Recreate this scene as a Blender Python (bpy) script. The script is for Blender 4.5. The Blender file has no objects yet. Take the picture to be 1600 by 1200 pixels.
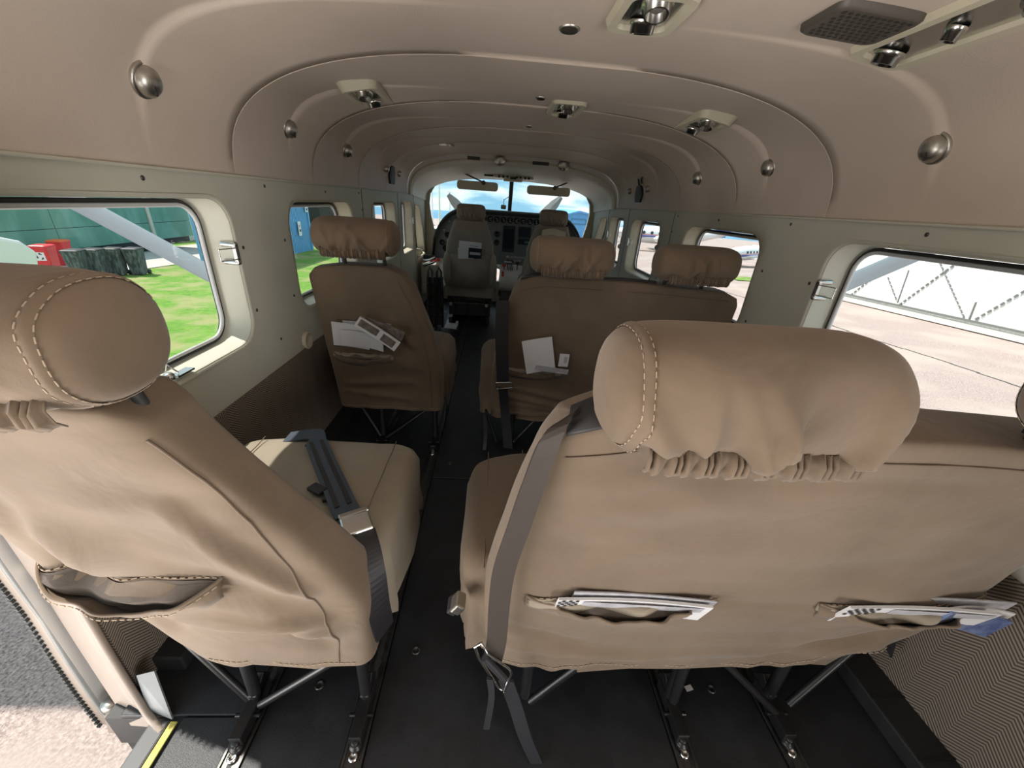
import bpy, bmesh, math, random
from mathutils import Vector, Matrix, noise
from mathutils.geometry import delaunay_2d_cdt
random.seed(7)
C = bpy.context.scene.collection
SC = bpy.context.scene
PI = math.pi
# ------------------------------------------------------------------ camera
# metres: x right, y forward, z up, origin on the cabin floor line
CAM = Vector((-0.12, 0.0, 0.93)); FPX = 605.0
def _axes():
    F = Vector((778-800, -(315.5-600), -FPX)).normalized()
    r = math.radians(4.15)
    X = Vector((math.cos(r), -math.sin(r), 0)); X = (X - F*X.dot(F)).normalized()
    return X, F, X.cross(F)
_X, _F, _Z = _axes()
ROT = Matrix((_X, _F, _Z))
cd = bpy.data.cameras.new('camera'); cam = bpy.data.objects.new('camera', cd); C.objects.link(cam)
cd.sensor_width = 36; cd.lens = 36*FPX/1600; cd.clip_start = 0.02; cd.clip_end = 4000
m = ROT.to_4x4(); m.translation = CAM; cam.matrix_world = m
SC.camera = cam
def at(px, py, axis, val):                # a measured pixel turned into a metric point on a real plane
    d = ROT @ Vector((px-800, -(py-600), -FPX))
    t = (val-CAM[axis])/d[axis]
    return CAM + d*t
TILT = -0.035                             # the apron falls away ahead of the parked aircraft
GZ = -1.2
def gz(y): return GZ + TILT*y
def ground_at(px, py):
    d = ROT @ Vector((px-800, -(py-600), -FPX))
    t = (GZ - CAM.z + TILT*CAM.y)/(d.z - TILT*d.y)
    return CAM + d*t
# ------------------------------------------------------------------ view, world, sun
SC.view_settings.view_transform = 'Standard'; SC.view_settings.look = 'None'
SC.view_settings.exposure = 0.90; SC.view_settings.gamma = 1.0
SC.view_settings.use_curve_mapping = False
SKY_STRENGTH = 1.05
SUN_STRENGTH = 3.3
W = bpy.data.worlds.new('World'); SC.world = W; W.use_nodes = True
nt = W.node_tree; nt.nodes.clear()
def N(t, ty, **k):
    n = t.nodes.new(ty)
    for a, b in k.items():
        if a == 'inp':
            for i, v in b.items(): n.inputs[i].default_value = v
        else: setattr(n, a, b)
    return n
def ramp(t, fac, stops, interp='LINEAR'):
    n = t.nodes.new('ShaderNodeValToRGB'); e = n.color_ramp.elements; n.color_ramp.interpolation = interp
    e[0].position, e[0].color = stops[0][0], (*stops[0][1], 1); e[1].position, e[1].color = stops[-1][0], (*stops[-1][1], 1)
    for p, c in stops[1:-1]:
        x = e.new(p); x.color = (*c, 1)
    t.links.new(fac, n.inputs[0]); return n.outputs[0]
out = N(nt, 'ShaderNodeOutputWorld'); bg = N(nt, 'ShaderNodeBackground', inp={1: SKY_STRENGTH})
tc = N(nt, 'ShaderNodeTexCoord'); mp = N(nt, 'ShaderNodeMapping', inp={3: (1.0, 1.0, 4.5)})
nt.links.new(tc.outputs['Generated'], mp.inputs[0])
nz = N(nt, 'ShaderNodeTexNoise', inp={'Scale': 5.5, 'Detail': 7.0, 'Roughness': .55, 'Distortion': .6})
nt.links.new(mp.outputs[0], nz.inputs['Vector'])
cl = ramp(nt, nz.outputs[0], [(.36, (.17, .35, .47)), (.46, (.30, .47, .56)), (.55, (.50, .59, .63)), (.70, (.66, .70, .72))])
nt.links.new(cl, bg.inputs[0]); nt.links.new(bg.outputs[0], out.inputs[0])
sd = bpy.data.lights.new('sun', 'SUN'); sun = bpy.data.objects.new('sun', sd); C.objects.link(sun)
sd.energy = SUN_STRENGTH; sd.angle = math.radians(.8); sd.color = (1, .95, .86)
sun.location = (-8, -1, 12)
sun.rotation_euler = Vector((.47, -.14, -.87)).to_track_quat('-Z', 'Y').to_euler()
def area(name, loc, target, sx, sy, e, col=(1, 1, 1)):
    d = bpy.data.lights.new(name, 'AREA'); o = bpy.data.objects.new(name, d); C.objects.link(o)
    d.shape = 'RECTANGLE'; d.size = sx; d.size_y = sy; d.energy = e; d.color = col
    d.spread = math.radians(130)
    o.location = loc; o.rotation_euler = (Vector(target)-Vector(loc)).to_track_quat('-Z', 'Y').to_euler()
    return o
# added area lamps brighten the cabin, at the cargo door and an assumed rear door
area('cargo_door_fill', (-1.0, -.35, .12), (0.1, .75, 1.05), 1.1, .9, 11, (1, .935, .885))
area('rear_fill', (.95, -.9, .35), (-.2, .8, 1.05), .7, .9, 9.5, (1, .955, .91))
# ------------------------------------------------------------------ materials
def mat(name, col, rough=.6, metal=0., var=0., vscale=20., bump=0., bscale=200., spec=.5, sheen=0., col2=None, bdist=.002, weave=False):
    m = bpy.data.materials.new(name); m.use_nodes = True; t = m.node_tree; b = t.nodes['Principled BSDF']
    b.inputs['Base Color'].default_value = (*col, 1); b.inputs['Roughness'].default_value = rough
    b.inputs['Metallic'].default_value = metal; b.inputs['Specular IOR Level'].default_value = spec
    if sheen: b.inputs['Sheen Weight'].default_value = sheen
    co = N(t, 'ShaderNodeTexCoord').outputs['Object']
    if var or col2:
        n = N(t, 'ShaderNodeTexNoise', inp={'Scale': vscale, 'Detail': 5.0, 'Roughness': .6}); t.links.new(co, n.inputs['Vector'])
        c2 = col2 or tuple(min(1, c*(1+var)) for c in col); c1 = col if col2 else tuple(c*(1-var) for c in col)
        t.links.new(ramp(t, n.outputs[0], [(.35, c1), (.65, c2)]), b.inputs['Base Color'])
    if bump:
        n = N(t, 'ShaderNodeTexNoise', inp={'Scale': bscale, 'Detail': 4.0}); t.links.new(co, n.inputs['Vector'])
        bm = N(t, 'ShaderNodeBump', inp={'Strength': bump, 'Distance': bdist}); t.links.new(n.outputs[0], bm.inputs['Height'])
        if weave:
            n2 = N(t, 'ShaderNodeTexNoise', inp={'Scale': 9.0, 'Detail': 3.0, 'Distortion': 1.2}); t.links.new(co, n2.inputs['Vector'])
            b2 = N(t, 'ShaderNodeBump', inp={'Strength': .35, 'Distance': .012}); t.links.new(n2.outputs[0], b2.inputs['Height'])
            t.links.new(bm.outputs[0], b2.inputs['Normal']); t.links.new(b2.outputs[0], b.inputs['Normal'])
        else: t.links.new(bm.outputs[0], b.inputs['Normal'])
    return m
M = {}
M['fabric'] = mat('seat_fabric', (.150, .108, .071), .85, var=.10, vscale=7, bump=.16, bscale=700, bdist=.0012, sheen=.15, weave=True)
M['hazed_fabric'] = mat('hazed_seat_fabric', (.27, .24, .20), .85, var=.08, vscale=7, bump=.16, bscale=700, bdist=.0012, sheen=.1, weave=True)  # lighter, greyer copy of the seat fabric, haze put into the colour
M['lightened_liner'] = mat('lightened_deck_liner', (.66, .64, .59), .5, var=.03)  # lightened to brighten the dim flight deck, light put into the colour
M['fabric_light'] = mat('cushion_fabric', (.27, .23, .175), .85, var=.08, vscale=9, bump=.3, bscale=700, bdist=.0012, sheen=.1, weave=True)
M['pocket_dark'] = mat('pocket_shade', (.10, .08, .065), .9, bump=.3)  # dark tone painting the shade inside the open pockets
M['thread'] = mat('stitch_thread', (.36, .28, .20), .8)
M['seam'] = mat('seam_piping', (.15, .11, .08), .9)  # plain brown close to the cover fabric, for the raised seams
M['headliner'] = mat('headliner_vinyl', (.57, .49, .42), .55, var=.035, vscale=5, bump=.3, bscale=420, bdist=.0012)
M['wall'] = mat('sidewall_vinyl', (.53, .53, .45), .6, var=.03, vscale=5, bump=.25, bscale=500, bdist=.001)
M['cream'] = mat('cream_plastic', (.56, .52, .40), .45, var=.03, vscale=8, bump=.1, bscale=300)
M['gasket'] = mat('gasket_rubber', (.03, .03, .03), .6)
M['rubber'] = mat('black_rubber_floor', (.019, .021, .025), .42, var=.25, vscale=14, bump=.5, bscale=900, bdist=.001)
M['black'] = mat('black_metal', (.012, .012, .013), .35, bump=.05)
M['blackm'] = mat('black_plastic', (.016, .017, .018), .55, var=.2, vscale=20)
M['track'] = mat('seat_track_alloy', (.10, .10, .10), .35, metal=.8, var=.3, vscale=30)
M['chrome'] = mat('bright_steel', (.62, .62, .60), .22, metal=1.)
M['satin'] = mat('satin_steel', (.50, .48, .44), .38, metal=1.)
M['strap'] = mat('seat_belt_webbing', (.018, .018, .022), .55, bump=.4, bscale=900, bdist=.0008)
M['strapb'] = mat('blue_grey_webbing', (.045, .06, .085), .45, bump=.4, bscale=900, bdist=.0008)
M['strapw'] = mat('brown_black_webbing', (.045, .035, .03), .6, bump=.4, bscale=900, bdist=.0008)
M['paper'] = mat('white_paper', (.66, .66, .68), .6, var=.03)
M['print'] = mat('printed_page', (.50, .50, .53), .45, vscale=60, col2=(.36, .36, .40))
M['printd'] = mat('dark_printed_photo', (.08, .065, .06), .35, vscale=45, col2=(.22, .18, .16))
M['blueplastic'] = mat('blue_film', (.06, .09, .22), .2, vscale=40, col2=(.16, .21, .36))
M['grey'] = mat('grey_panel', (.16, .165, .16), .55, var=.08)
M['panel'] = mat('instrument_panel_grey', (.16, .175, .18), .5, var=.08, vscale=30)
M['glare'] = mat('glareshield', (.022, .028, .03), .8)
M['screen'] = mat('display_glass', (.012, .022, .035), .12)
M['dial'] = mat('dial_face', (.01, .01, .012), .3)
M['white'] = mat('white_paint', (.74, .74, .73), .4)
M['strutw'] = mat('strut_white_paint', (.55, .56, .58), .35)
M['red'] = mat('red_plastic', (.62, .03, .035), .45, var=.1)
M['orange'] = mat('orange_plastic', (.75, .13, .03), .45)
M['maroon'] = mat('maroon_paint', (.16, .02, .02), .3)
M['yellow'] = mat('yellow_paint', (.50, .45, .10), .6, var=.3, vscale=40)
M['bluem'] = mat('blue_sheet_metal', (.12, .36, .66), .5, var=.08, vscale=3)
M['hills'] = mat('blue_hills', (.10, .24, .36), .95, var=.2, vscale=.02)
M['lens'] = mat('lamp_lens', (.30, .29, .27), .18, metal=.5)
M['trans'] = mat('beige_jamb_paint', (.26, .215, .18), .6, var=.08, vscale=10)
def glass_mat():
    m = bpy.data.materials.new('window_perspex'); m.use_nodes = True; t = m.node_tree; t.nodes.clear()
    o = N(t, 'ShaderNodeOutputMaterial'); g = N(t, 'ShaderNodeBsdfGlossy', inp={'Roughness': .03}); tr = N(t, 'ShaderNodeBsdfTransparent', inp={0: (.97, .985, .98, 1)})
    mx = N(t, 'ShaderNodeMixShader'); f = N(t, 'ShaderNodeLayerWeight', inp={0: .5})
    pw = N(t, 'ShaderNodeMath', operation='POWER', inp={1: 4.0}); ml = N(t, 'ShaderNodeMath', operation='MULTIPLY_ADD', inp={1: .5, 2: .02})
    t.links.new(f.outputs[1], pw.inputs[0]); t.links.new(pw.outputs[0], ml.inputs[0]); t.links.new(ml.outputs[0], mx.inputs[0])
    t.links.new(tr.outputs[0], mx.inputs[1]); t.links.new(g.outputs[0], mx.inputs[2]); t.links.new(mx.outputs[0], o.inputs[0]); return m
M['glass'] = glass_mat()
def herring():
    m = bpy.data.materials.new('herringbone_carpet'); m.use_nodes = True; t = m.node_tree; b = t.nodes['Principled BSDF']
    b.inputs['Roughness'].default_value = .95
    co = N(t, 'ShaderNodeTexCoord').outputs['Object']; s = N(t, 'ShaderNodeSeparateXYZ'); t.links.new(co, s.inputs[0])
    def mth(op, a, bb=None):
        n = N(t, 'ShaderNodeMath', operation=op)
        for i, v in ((0, a), (1, bb)):
            if v is None: continue
            if isinstance(v, (int, float)): n.inputs[i].default_value = v
            else: t.links.new(v, n.inputs[i])
        return n.outputs[0]
    pp = mth('PINGPONG', s.outputs[1], .040)
    v = mth('FRACT', mth('DIVIDE', mth('ADD', s.outputs[2], mth('MULTIPLY', pp, .8)), .0075))
    st = mth('PINGPONG', v, .5)
    c = ramp(t, st, [(.14, (.055, .042, .036)), (.30, (.24, .20, .16))]); t.links.new(c, b.inputs['Base Color'])
    bp = N(t, 'ShaderNodeBump', inp={'Strength': .6, 'Distance': .002}); t.links.new(st, bp.inputs['Height']); t.links.new(bp.outputs[0], b.inputs['Normal'])
    return m
M['carpet'] = herring()
def ground_mat(name, c1, c2, c3, s1, s2, bump=.4):
    m = bpy.data.materials.new(name); m.use_nodes = True; t = m.node_tree; b = t.nodes['Principled BSDF']
    b.inputs['Roughness'].default_value = .95; b.inputs['Specular IOR Level'].default_value = .2
    co = N(t, 'ShaderNodeTexCoord').outputs['Object']
    a = N(t, 'ShaderNodeTexNoise', inp={'Scale': s1, 'Detail': 8.0, 'Roughness': .7}); t.links.new(co, a.inputs['Vector'])
    n2 = N(t, 'ShaderNodeTexNoise', inp={'Scale': s2, 'Detail': 3.0}); t.links.new(co, n2.inputs['Vector'])
    ca = ramp(t, a.outputs[0], [(.36, c1), (.64, c2)])
    mx = N(t, 'ShaderNodeMix', data_type='RGBA'); r = ramp(t, n2.outputs[0], [(.45, (0, 0, 0)), (.62, (1, 1, 1))])
    t.links.new(r, mx.inputs[0]); t.links.new(ca, mx.inputs[6]); mx.inputs[7].default_value = (*c3, 1)
    t.links.new(mx.outputs[2], b.inputs['Base Color'])
    bp = N(t, 'ShaderNodeBump', inp={'Strength': bump, 'Distance': .01}); t.links.new(a.outputs[0], bp.inputs['Height']); t.links.new(bp.outputs[0], b.inputs['Normal'])
    return m
M['asphalt'] = ground_mat('pink_granite_asphalt', (.15, .105, .10), (.58, .47, .43), (.42, .345, .31), 75, .6)
M['grass'] = ground_mat('sunlit_grass', (.075, .19, .025), (.17, .30, .05), (.26, .27, .11), 9, 1.3)
M['apron'] = ground_mat('pale_concrete', (.42, .38, .34), (.55, .50, .44), (.50, .46, .40), 6, .3)
def stained(name, col, stain, sc=(30, 30, 3)):
    m = mat(name, col, .6); t = m.node_tree; b = t.nodes['Principled BSDF']
    co = N(t, 'ShaderNodeTexCoord').outputs['Object']; mp = N(t, 'ShaderNodeMapping', inp={3: sc}); t.links.new(co, mp.inputs[0])
    n = N(t, 'ShaderNodeTexNoise', inp={'Scale': 1.0, 'Detail': 5.0}); t.links.new(mp.outputs[0], n.inputs['Vector'])
    t.links.new(ramp(t, n.outputs[0], [(.44, col), (.62, stain)]), b.inputs['Base Color']); return m
M['bin'] = stained('weathered_dark_bin', (.045, .055, .06), (.15, .17, .185), (20, 20, 6))
M['hangar'] = stained('white_painted_sheeting', (.84, .84, .82), (.74, .74, .70), (14, 14, .5))
M['green'] = stained('faded_green_panel', (.11, .26, .18), (.17, .34, .25), (2, 2, .7))
# ------------------------------------------------------------------ mesh helpers
class MB:
    def __init__(s): s.v = []; s.f = []; s.sm = []
    def add(s, v, f, smooth=False):
        k = len(s.v); s.v += [tuple(x) for x in v]; s.f += [tuple(i+k for i in q) for q in f]; s.sm += [smooth]*len(f); return s
    def box(s, c, d, rz=0., rx=0., ry=0.):
        R = Matrix.Rotation(rz, 3, 'Z') @ Matrix.Rotation(ry, 3, 'Y') @ Matrix.Rotation(rx, 3, 'X'); c = Vector(c)
        v = [c + R @ Vector((x*d[0]/2, y*d[1]/2, z*d[2]/2)) for x in (-1, 1) for y in (-1, 1) for z in (-1, 1)]
        return s.add(v, [(0, 1, 3, 2), (4, 6, 7, 5), (0, 4, 5, 1), (2, 3, 7, 6), (0, 2, 6, 4), (1, 5, 7, 3)])
    def tube(s, path, r, seg=10, cap=True):
        path = [Vector(p) for p in path]; n = len(path); V = []; F = []
        up = None
        for i, p in enumerate(path):
            t = (path[min(i+1, n-1)]-path[max(i-1, 0)]).normalized()
            if up is None: up = t.orthogonal().normalized()
            up = (up - t*up.dot(t)).normalized(); b = t.cross(up)
            rr = r[i] if isinstance(r, (list, tuple)) else r
            for k in range(seg):
                a = 2*PI*k/seg; V.append(p + (up*math.cos(a)+b*math.sin(a))*rr)
        for i in range(n-1):
            for k in range(seg):
                F.append((i*seg+k, i*seg+(k+1) % seg, (i+1)*seg+(k+1) % seg, (i+1)*seg+k))
        s.add(V, F, True)
        if cap:
            s.add(V[:seg], [tuple(range(seg))[::-1]]); s.add(V[-seg:], [tuple(range(seg))])
        return s
    def lathe(s, c, axis, prof, seg=24):
        # prof: list of (radius, height along axis)
        c = Vector(c); ax = Vector(axis).normalized(); u = ax.orthogonal().normalized(); w = ax.cross(u); V = []; F = []
        for r, h in prof:
            for k in range(seg):
                a = 2*PI*k/seg; V.append(c + ax*h + (u*math.cos(a)+w*math.sin(a))*r)
        for i in range(len(prof)-1):
            for k in range(seg): F.append((i*seg+k, i*seg+(k+1) % seg, (i+1)*seg+(k+1) % seg, (i+1)*seg+k))
        return s.add(V, F, True)
    def grid(s, rows, closed=False, smooth=True):
        n = len(rows[0]); V = [p for r in rows for p in r]; F = []
        for i in range(len(rows)-1):
            for k in range(n if closed else n-1):
                F.append((i*n+k, i*n+(k+1) % n, (i+1)*n+(k+1) % n, (i+1)*n+k))
        return s.add(V, F, smooth)
    def prism(s, loop, d):
        # loop of 3D points, thickness vector d
        n = len(loop); L = [Vector(p) for p in loop]; d = Vector(d); V = L+[p+d for p in L]
        return s.add(V, [tuple(range(n))[::-1], tuple(range(n, 2*n))] + [(i, (i+1) % n, n+(i+1) % n, n+i) for i in range(n)])
    def ribbon(s, pts, side, w, t=.0018):
        # strap: pts path, side vector(s), width, thickness
        P0 = [Vector(p) for p in pts]; S0 = [Vector(side[i] if isinstance(side, list) else side).normalized() for i in range(len(P0))]
        def cr(L, i, t):
            a, b, c, d = L[max(i-1, 0)], L[i], L[i+1], L[min(i+2, len(L)-1)]
            return .5*((2*b)+(c-a)*t+(2*a-5*b+4*c-d)*t*t+(3*b-a-3*c+d)*t**3)
        if len(P0) > 2:
            pts = [cr(P0, i, k/6) for i in range(len(P0)-1) for k in range(6)]+[P0[-1]]; side = [S0[i].lerp(S0[i+1], k/6) for i in range(len(P0)-1) for k in range(6)]+[S0[-1]]
        else: pts, side = P0, S0
        n = len(pts); rows = []
        for i, p in enumerate(pts):
            sd_ = side[i].normalized()
            tg = (pts[min(i+1, n-1)]-pts[max(i-1, 0)]).normalized(); nn = sd_.cross(tg).normalized()
            rows.append([p-sd_*w/2-nn*t, p+sd_*w/2-nn*t, p+sd_*w/2+nn*t, p-sd_*w/2+nn*t])
        s.grid(rows, True, False); s.add(rows[0], [(0, 1, 2, 3)]); s.add(rows[-1], [(3, 2, 1, 0)]); return s
    def build(s, name, m, parent=None, bevel=0., kind=None, solid=0.):
        me = bpy.data.meshes.new(name); me.from_pydata(s.v, [], s.f); me.update()
        me.polygons.foreach_set('use_smooth', s.sm)
        ms = m if isinstance(m, list) else [m]
        for x in ms: me.materials.append(x)
        o = bpy.data.objects.new(name, me); C.objects.link(o)
        if bevel:
            b = o.modifiers.new('bevel', 'BEVEL'); b.width = bevel; b.segments = 2; b.limit_method = 'ANGLE'
        if solid:
            q = o.modifiers.new('solid', 'SOLIDIFY'); q.thickness = solid; q.offset = 0
        if kind: o['kind'] = kind
        if parent is not None:
            o.parent = parent
            o.matrix_parent_inverse = parent.matrix_basis.inverted()
        return o
def empty(name, loc, label=None, cat=None, group=None, kind=None):
    o = bpy.data.objects.new(name, None); C.objects.link(o); o.location = loc; o.empty_display_size = .05
    return tag(o, label, cat, group, kind)
def tag(o, label=None, cat=None, group=None, kind=None):
    if label: o['label'] = label
    if cat: o['category'] = cat
    if group: o['group'] = group
    if kind: o['kind'] = kind
    return o
def lerp_tab(tab, x):
    if x <= tab[0][0]: return tab[0][1]
    for (a, b), (c, d) in zip(tab, tab[1:]):
        if x <= c:
            t = (x-a)/(c-a); return b+(d-b)*t
    return tab[-1][1]
def smooth_tab(tab, x, h=.03): return (lerp_tab(tab, x-h)+2*lerp_tab(tab, x)+lerp_tab(tab, x+h))/4
def spow(c, e): return math.copysign(abs(c)**e, c)
def rrect(u0, u1, v0, v1, r, n=6):
    out = []
    for cx, cy, a0 in ((u1-r, v1-r, 0), (u0+r, v1-r, 90), (u0+r, v0+r, 180), (u1-r, v0+r, 270)):
        for k in range(n+1):
            a = math.radians(a0+90*k/n); out.append((cx+r*math.cos(a), cy+r*math.sin(a)))
    return out
def inside(p, poly):
    c = False; n = len(poly); x, y = p
    for i in range(n):
        x1, y1 = poly[i]; x2, y2 = poly[(i+1) % n]
        if (y1 > y) != (y2 > y) and x < (x2-x1)*(y-y1)/(y2-y1)+x1: c = not c
    return c
def plate(outline, holes, fmap):
    vs = []; es = []
    for lp in [outline]+holes:
        k = len(vs); vs += [Vector(p) for p in lp]; es += [(k+i, k+(i+1) % len(lp)) for i in range(len(lp))]
    V, _, F, *_ = delaunay_2d_cdt(vs, es, [], 0, 1e-6)
    F2 = []
    for f in F:
        c = sum((V[i] for i in f), Vector((0, 0)))/len(f)
        if inside(c, outline) and not any(inside(c, h) for h in holes): F2.append(tuple(f))
    return [fmap(v[0], v[1]) for v in V], F2
# ------------------------------------------------------------------ STRUCTURE: floor
fl = MB().box((0, 2.26, -.05), (1.64, 3.68, .09)).box((.055, -.34, -.05), (1.53, 1.52, .09)).build('floor', M['blackm']); tag(fl, kind='structure')
TRK = [-.545, -.335, .280, .493]
xs = [-.79] + TRK + [.79]
for i in range(5):
    a = xs[i]+(.019 if i else 0); b = xs[i+1]-(.019 if i < 4 else 0)
    for y0, y1 in (((-1.1, .4192), (.4195, 1.14)) if i == 0 else ((-1.1, 1.14),))+((1.143, 2.52), (2.523, 4.05)):
        if i == 0 and y1 < .42: a = -.672
        elif i == 0: a = -.79
        MB().box(((a+b)/2, (y0+y1)/2, -.002), (b-a, y1-y0-.002, .012)).build('floor_panel', M['rubber'], fl, bevel=.002)
for x in TRK:
    t = MB().box((x, 1.2, .0), (.036, 4.6, .010)); t.box((x-.016, 1.2, .006), (.004, 4.6, .004)); t.box((x+.016, 1.2, .006), (.004, 4.6, .004))
    tr = t.build('seat_track', M['track'], fl)
    h = MB()
    y = -.2
    while y < 3.4:
        h.add([(x+.0085*math.cos(a*PI/5), y+.0085*math.sin(a*PI/5), .0056) for a in range(10)], [tuple(range(10))])
        h.add([(x-.004, y, .0055), (x+.004, y, .0055), (x+.004, y+.026, .0055), (x-.004, y+.026, .0055)], [(0, 1, 2, 3)])
        y += .0255
    h.build('track_hole', M['gasket'], tr, kind='stuff')
sc = MB()
for x, y in ((-.442, .472), (-.258, .541), (-.454, 1.577), (-.259, 1.233), (-.251, 2.472), (.390, .465), (-.44, .95), (.16, 1.15), (.4, 1.5), (.1, 2.2)):
    sc.lathe((x, y, .004), (0, 0, 1), [(.0095, 0), (.0095, .0015), (.006, .002), (.0055, .0008), (.001, .0008)], 14)
sc.build('floor_screw', M['track'], fl, kind='stuff')
tag(MB().box((.340, .466, .0052), (.016, .010, .0012), rz=.25).build('paper_scrap', M['paper']), 'tiny scrap of white paper on black floor under the near bench seat', 'paper')
# side ducts (black channels between floor and carpeted wall)
dR = MB().box((.748, 1.3, .022), (.082, 3.6, .040)); 
dR = dR.build('trim_1', M['blackm'], bevel=.004); tag(dR, kind='structure')
for y in (.33, .43, .62, .9): MB().box((.748, y, .0435), (.078, .004, .003)).build('duct_seam', M['black'], dR)
dL = MB().box((-.757, 1.95, .022), (.064, 2.9, .040)).build('trim_2', M['blackm'], bevel=.004); tag(dL, kind='structure')
# ------------------------------------------------------------------ walls with windows
XW = .79; XO = .862; ZB = .945
WIN = {1: (.53, 1.075, .535, .893, .065), 2: (1.375, 1.975, .54, .885, .075), 3: (2.29, 2.80, .56, .882, .06), 4: (2.98, 3.36, .54, .882, .05)}
def crew(s=0.): return [(3.47+s, .53+s), (3.86-s*1.3, .48+s), (3.80-s, .66), (3.66-s*.5, .85-s), (3.48+s, .865-s)]
for side, nm, y0 in ((-1, 'left', .46), (1, 'right', -.5)):
    holes = [rrect(a, b, c, d, r) for (a, b, c, d, r) in WIN.values()] + [crew()]
    outl = [(y0, 0), (3.98, 0), (3.98, ZB), (y0, ZB)]
    V, F = plate(outl, holes, lambda y, z: (side*XW, y, z))
    w = MB().add(V, F).build('wall_'+nm, M['wall']); tag(w, kind='structure')
    # belt trim lip
    MB().box((side*(XW-.003), (y0+3.5)/2, ZB+.001), (.010, 3.5-y0, .006)).build('belt_trim', M['wall'], w, bevel=.002)
    for y in (2.14, 2.89, 3.42): MB().box((side*(XW-.0005), y, .68), (.003, .003, .52)).build('panel_seam', M['grey'], w)
    cp = [(y0, .0), (3.0, .0), (3.0, .33), (2.1, .395), (1.45, .408), (y0, .408)] if side < 0 else [(y0, 0), (3.0, 0), (3.0, .33), (2.1, .395), (1.45, .408), (y0, .408)]
    c_ = MB().prism([(side*(XW-.001), a, b) for a, b in cp], (-side*.007, 0, 0)).build('carpet_panel', M['carpet'], w)
    s_ = MB()
    SL = [(.848, .927), (1.269, .927), (1.70, .922), (1.109, .607), (1.331, .776), (1.109, .776), (1.203, .49), (1.33, .60), (2.13, .85), (2.2, .6), (2.1, .925)]
    for y, z in SL: s_.lathe((side*XW, y, z), (-side, 0, 0), [(.0048, 0), (.0048, .001), (.003, .0022), (.0, .0024)], 10)
    s_.build('wall_screw', M['track'], w, kind='stuff')
    # outer skin, tapering under the floor so that it shades the cabin
    Vo, Fo = plate([(y0, -.25), (4.3, -.25), (4.3, 1.05), (y0, 1.05)], [rrect(a+.004, b-.004, c+.004, d-.004, r) for (a, b, c, d, r) in WIN.values()]+[crew(.004)], lambda y, z: (side*(XO+.012), y, z))
    MB().add(Vo, Fo).build('outer_skin', M['white'], w)
    # windows
    for k, (a, b, c, d, r) in WIN.items():
        wn = MB(); n_ = 6
        l0 = rrect(a, b, c, d, r, n_); l1 = rrect(a+.004, b-.004, c+.004, d-.004, r, n_)
        rows = [[(side*(XW-.004), p[0]*1.0, p[1]) for p in rrect(a-.009, b+.009, c-.009, d+.009, r+.008, n_)],
                [(side*(XW-.003), p[0], p[1]) for p in rrect(a-.003, b+.003, c-.003, d+.003, r+.003, n_)],
                [(side*(XW+.006), p[0], p[1]) for p in l0], [(side*XO, p[0], p[1]) for p in l1]]
        wn.grid(rows, True); num = k if side < 0 else k+5
        wo = wn.build('window_%d' % num, M['cream'] if not (k == 1) else M['wall']); tag(wo, kind='structure')
        g = MB(); path = [(side*(XO-.004), p[0], p[1]) for p in rrect(a+.009, b-.009, c+.009, d-.009, r-.005, n_)]
        g.tube(path+path[:2], .0045, 6, False); g.build('gasket', M['gasket'], wo)
        g = MB(); path = [(side*(XO-.006), p[0], p[1]) for p in rrect(a+.017, b-.017, c+.017, d-.017, r-.012, n_)]
        g.tube(path+path[:2], .005, 6, False); g.build('window_frame', M['strutw'], wo)
        lp = rrect(a+.012, b-.012, c+.012, d-.012, r-.006, n_)
        MB().add([(side*XO, p[0], p[1]) for p in lp], [tuple(range(len(lp)))]).build('pane', M['glass'], wo)
        if k != 3 or side > 0:
            yl = {1: 1.055, 2: 1.95, 3: 2.79, 4: 3.35}[k]; zl = {1: .765, 2: .73, 3: .74, 4: .75}[k]
            la = MB()
            for dz in (-.022, .022): la.lathe((side*(XW+.01), yl+.018, zl+dz), (-side, 0, 0), [(.0075, -.02), (.0075, .012), (.006, .016), (0, .0165)], 12)
            la.box((side*(XW-.002), yl+.018, zl), (.008, .013, .05))
            for dz in (-.014, .014): la.tube([(side*(XW-.006), yl+.016, zl+dz), (side*(XW+.01), yl-.03, zl+dz)], .0016, 6)
            la.tube([(side*(XW+.01), yl-.03, zl-.014), (side*(XW+.01), yl-.03, zl+.014)], .0016, 6)
            la.build('latch', M['chrome'], wo)
    wn = MB(); q0 = crew(); q1 = crew(.01)
    wn.grid([[(side*(XW-.004), p[0], p[1]) for p in crew(-.012)], [(side*XW, p[0], p[1]) for p in q0], [(side*XO, p[0], p[1]) for p in q1]], True, False)
    wo = wn.build('window_%d' % (5 if side < 0 else 10), M['cream']); tag(wo, kind='structure')
    MB().add([(side*XO, p[0], p[1]) for p in crew(.008)], [(0, 1, 2, 3, 4)]).build('pane', M['glass'], wo)
    g = MB(); pt = [(side*(XO-.006), p[0], p[1]) for p in crew(.014)]; g.tube(pt+pt[:1], .005, 6, False); g.build('gasket', M['gasket'], wo)
    # crew door handle
    hd = MB().tube([(side*(XW-.01), 3.50, .455), (side*(XW-.03), 3.53, .462), (side*(XW-.035), 3.66, .47), (side*(XW-.01), 3.69, .478)], .008, 8)
    hd.box((side*(XW-.004), 3.50, .455), (.012, .03, .03)); hd.box((side*(XW-.004), 3.69, .478), (.012, .03, .03)); ho = hd.build('door_pull_handle', M['cream'])
    tag(ho, 'cream pull handle under the %s crew window' % ('left' if side < 0 else 'right'), 'handle')
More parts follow.
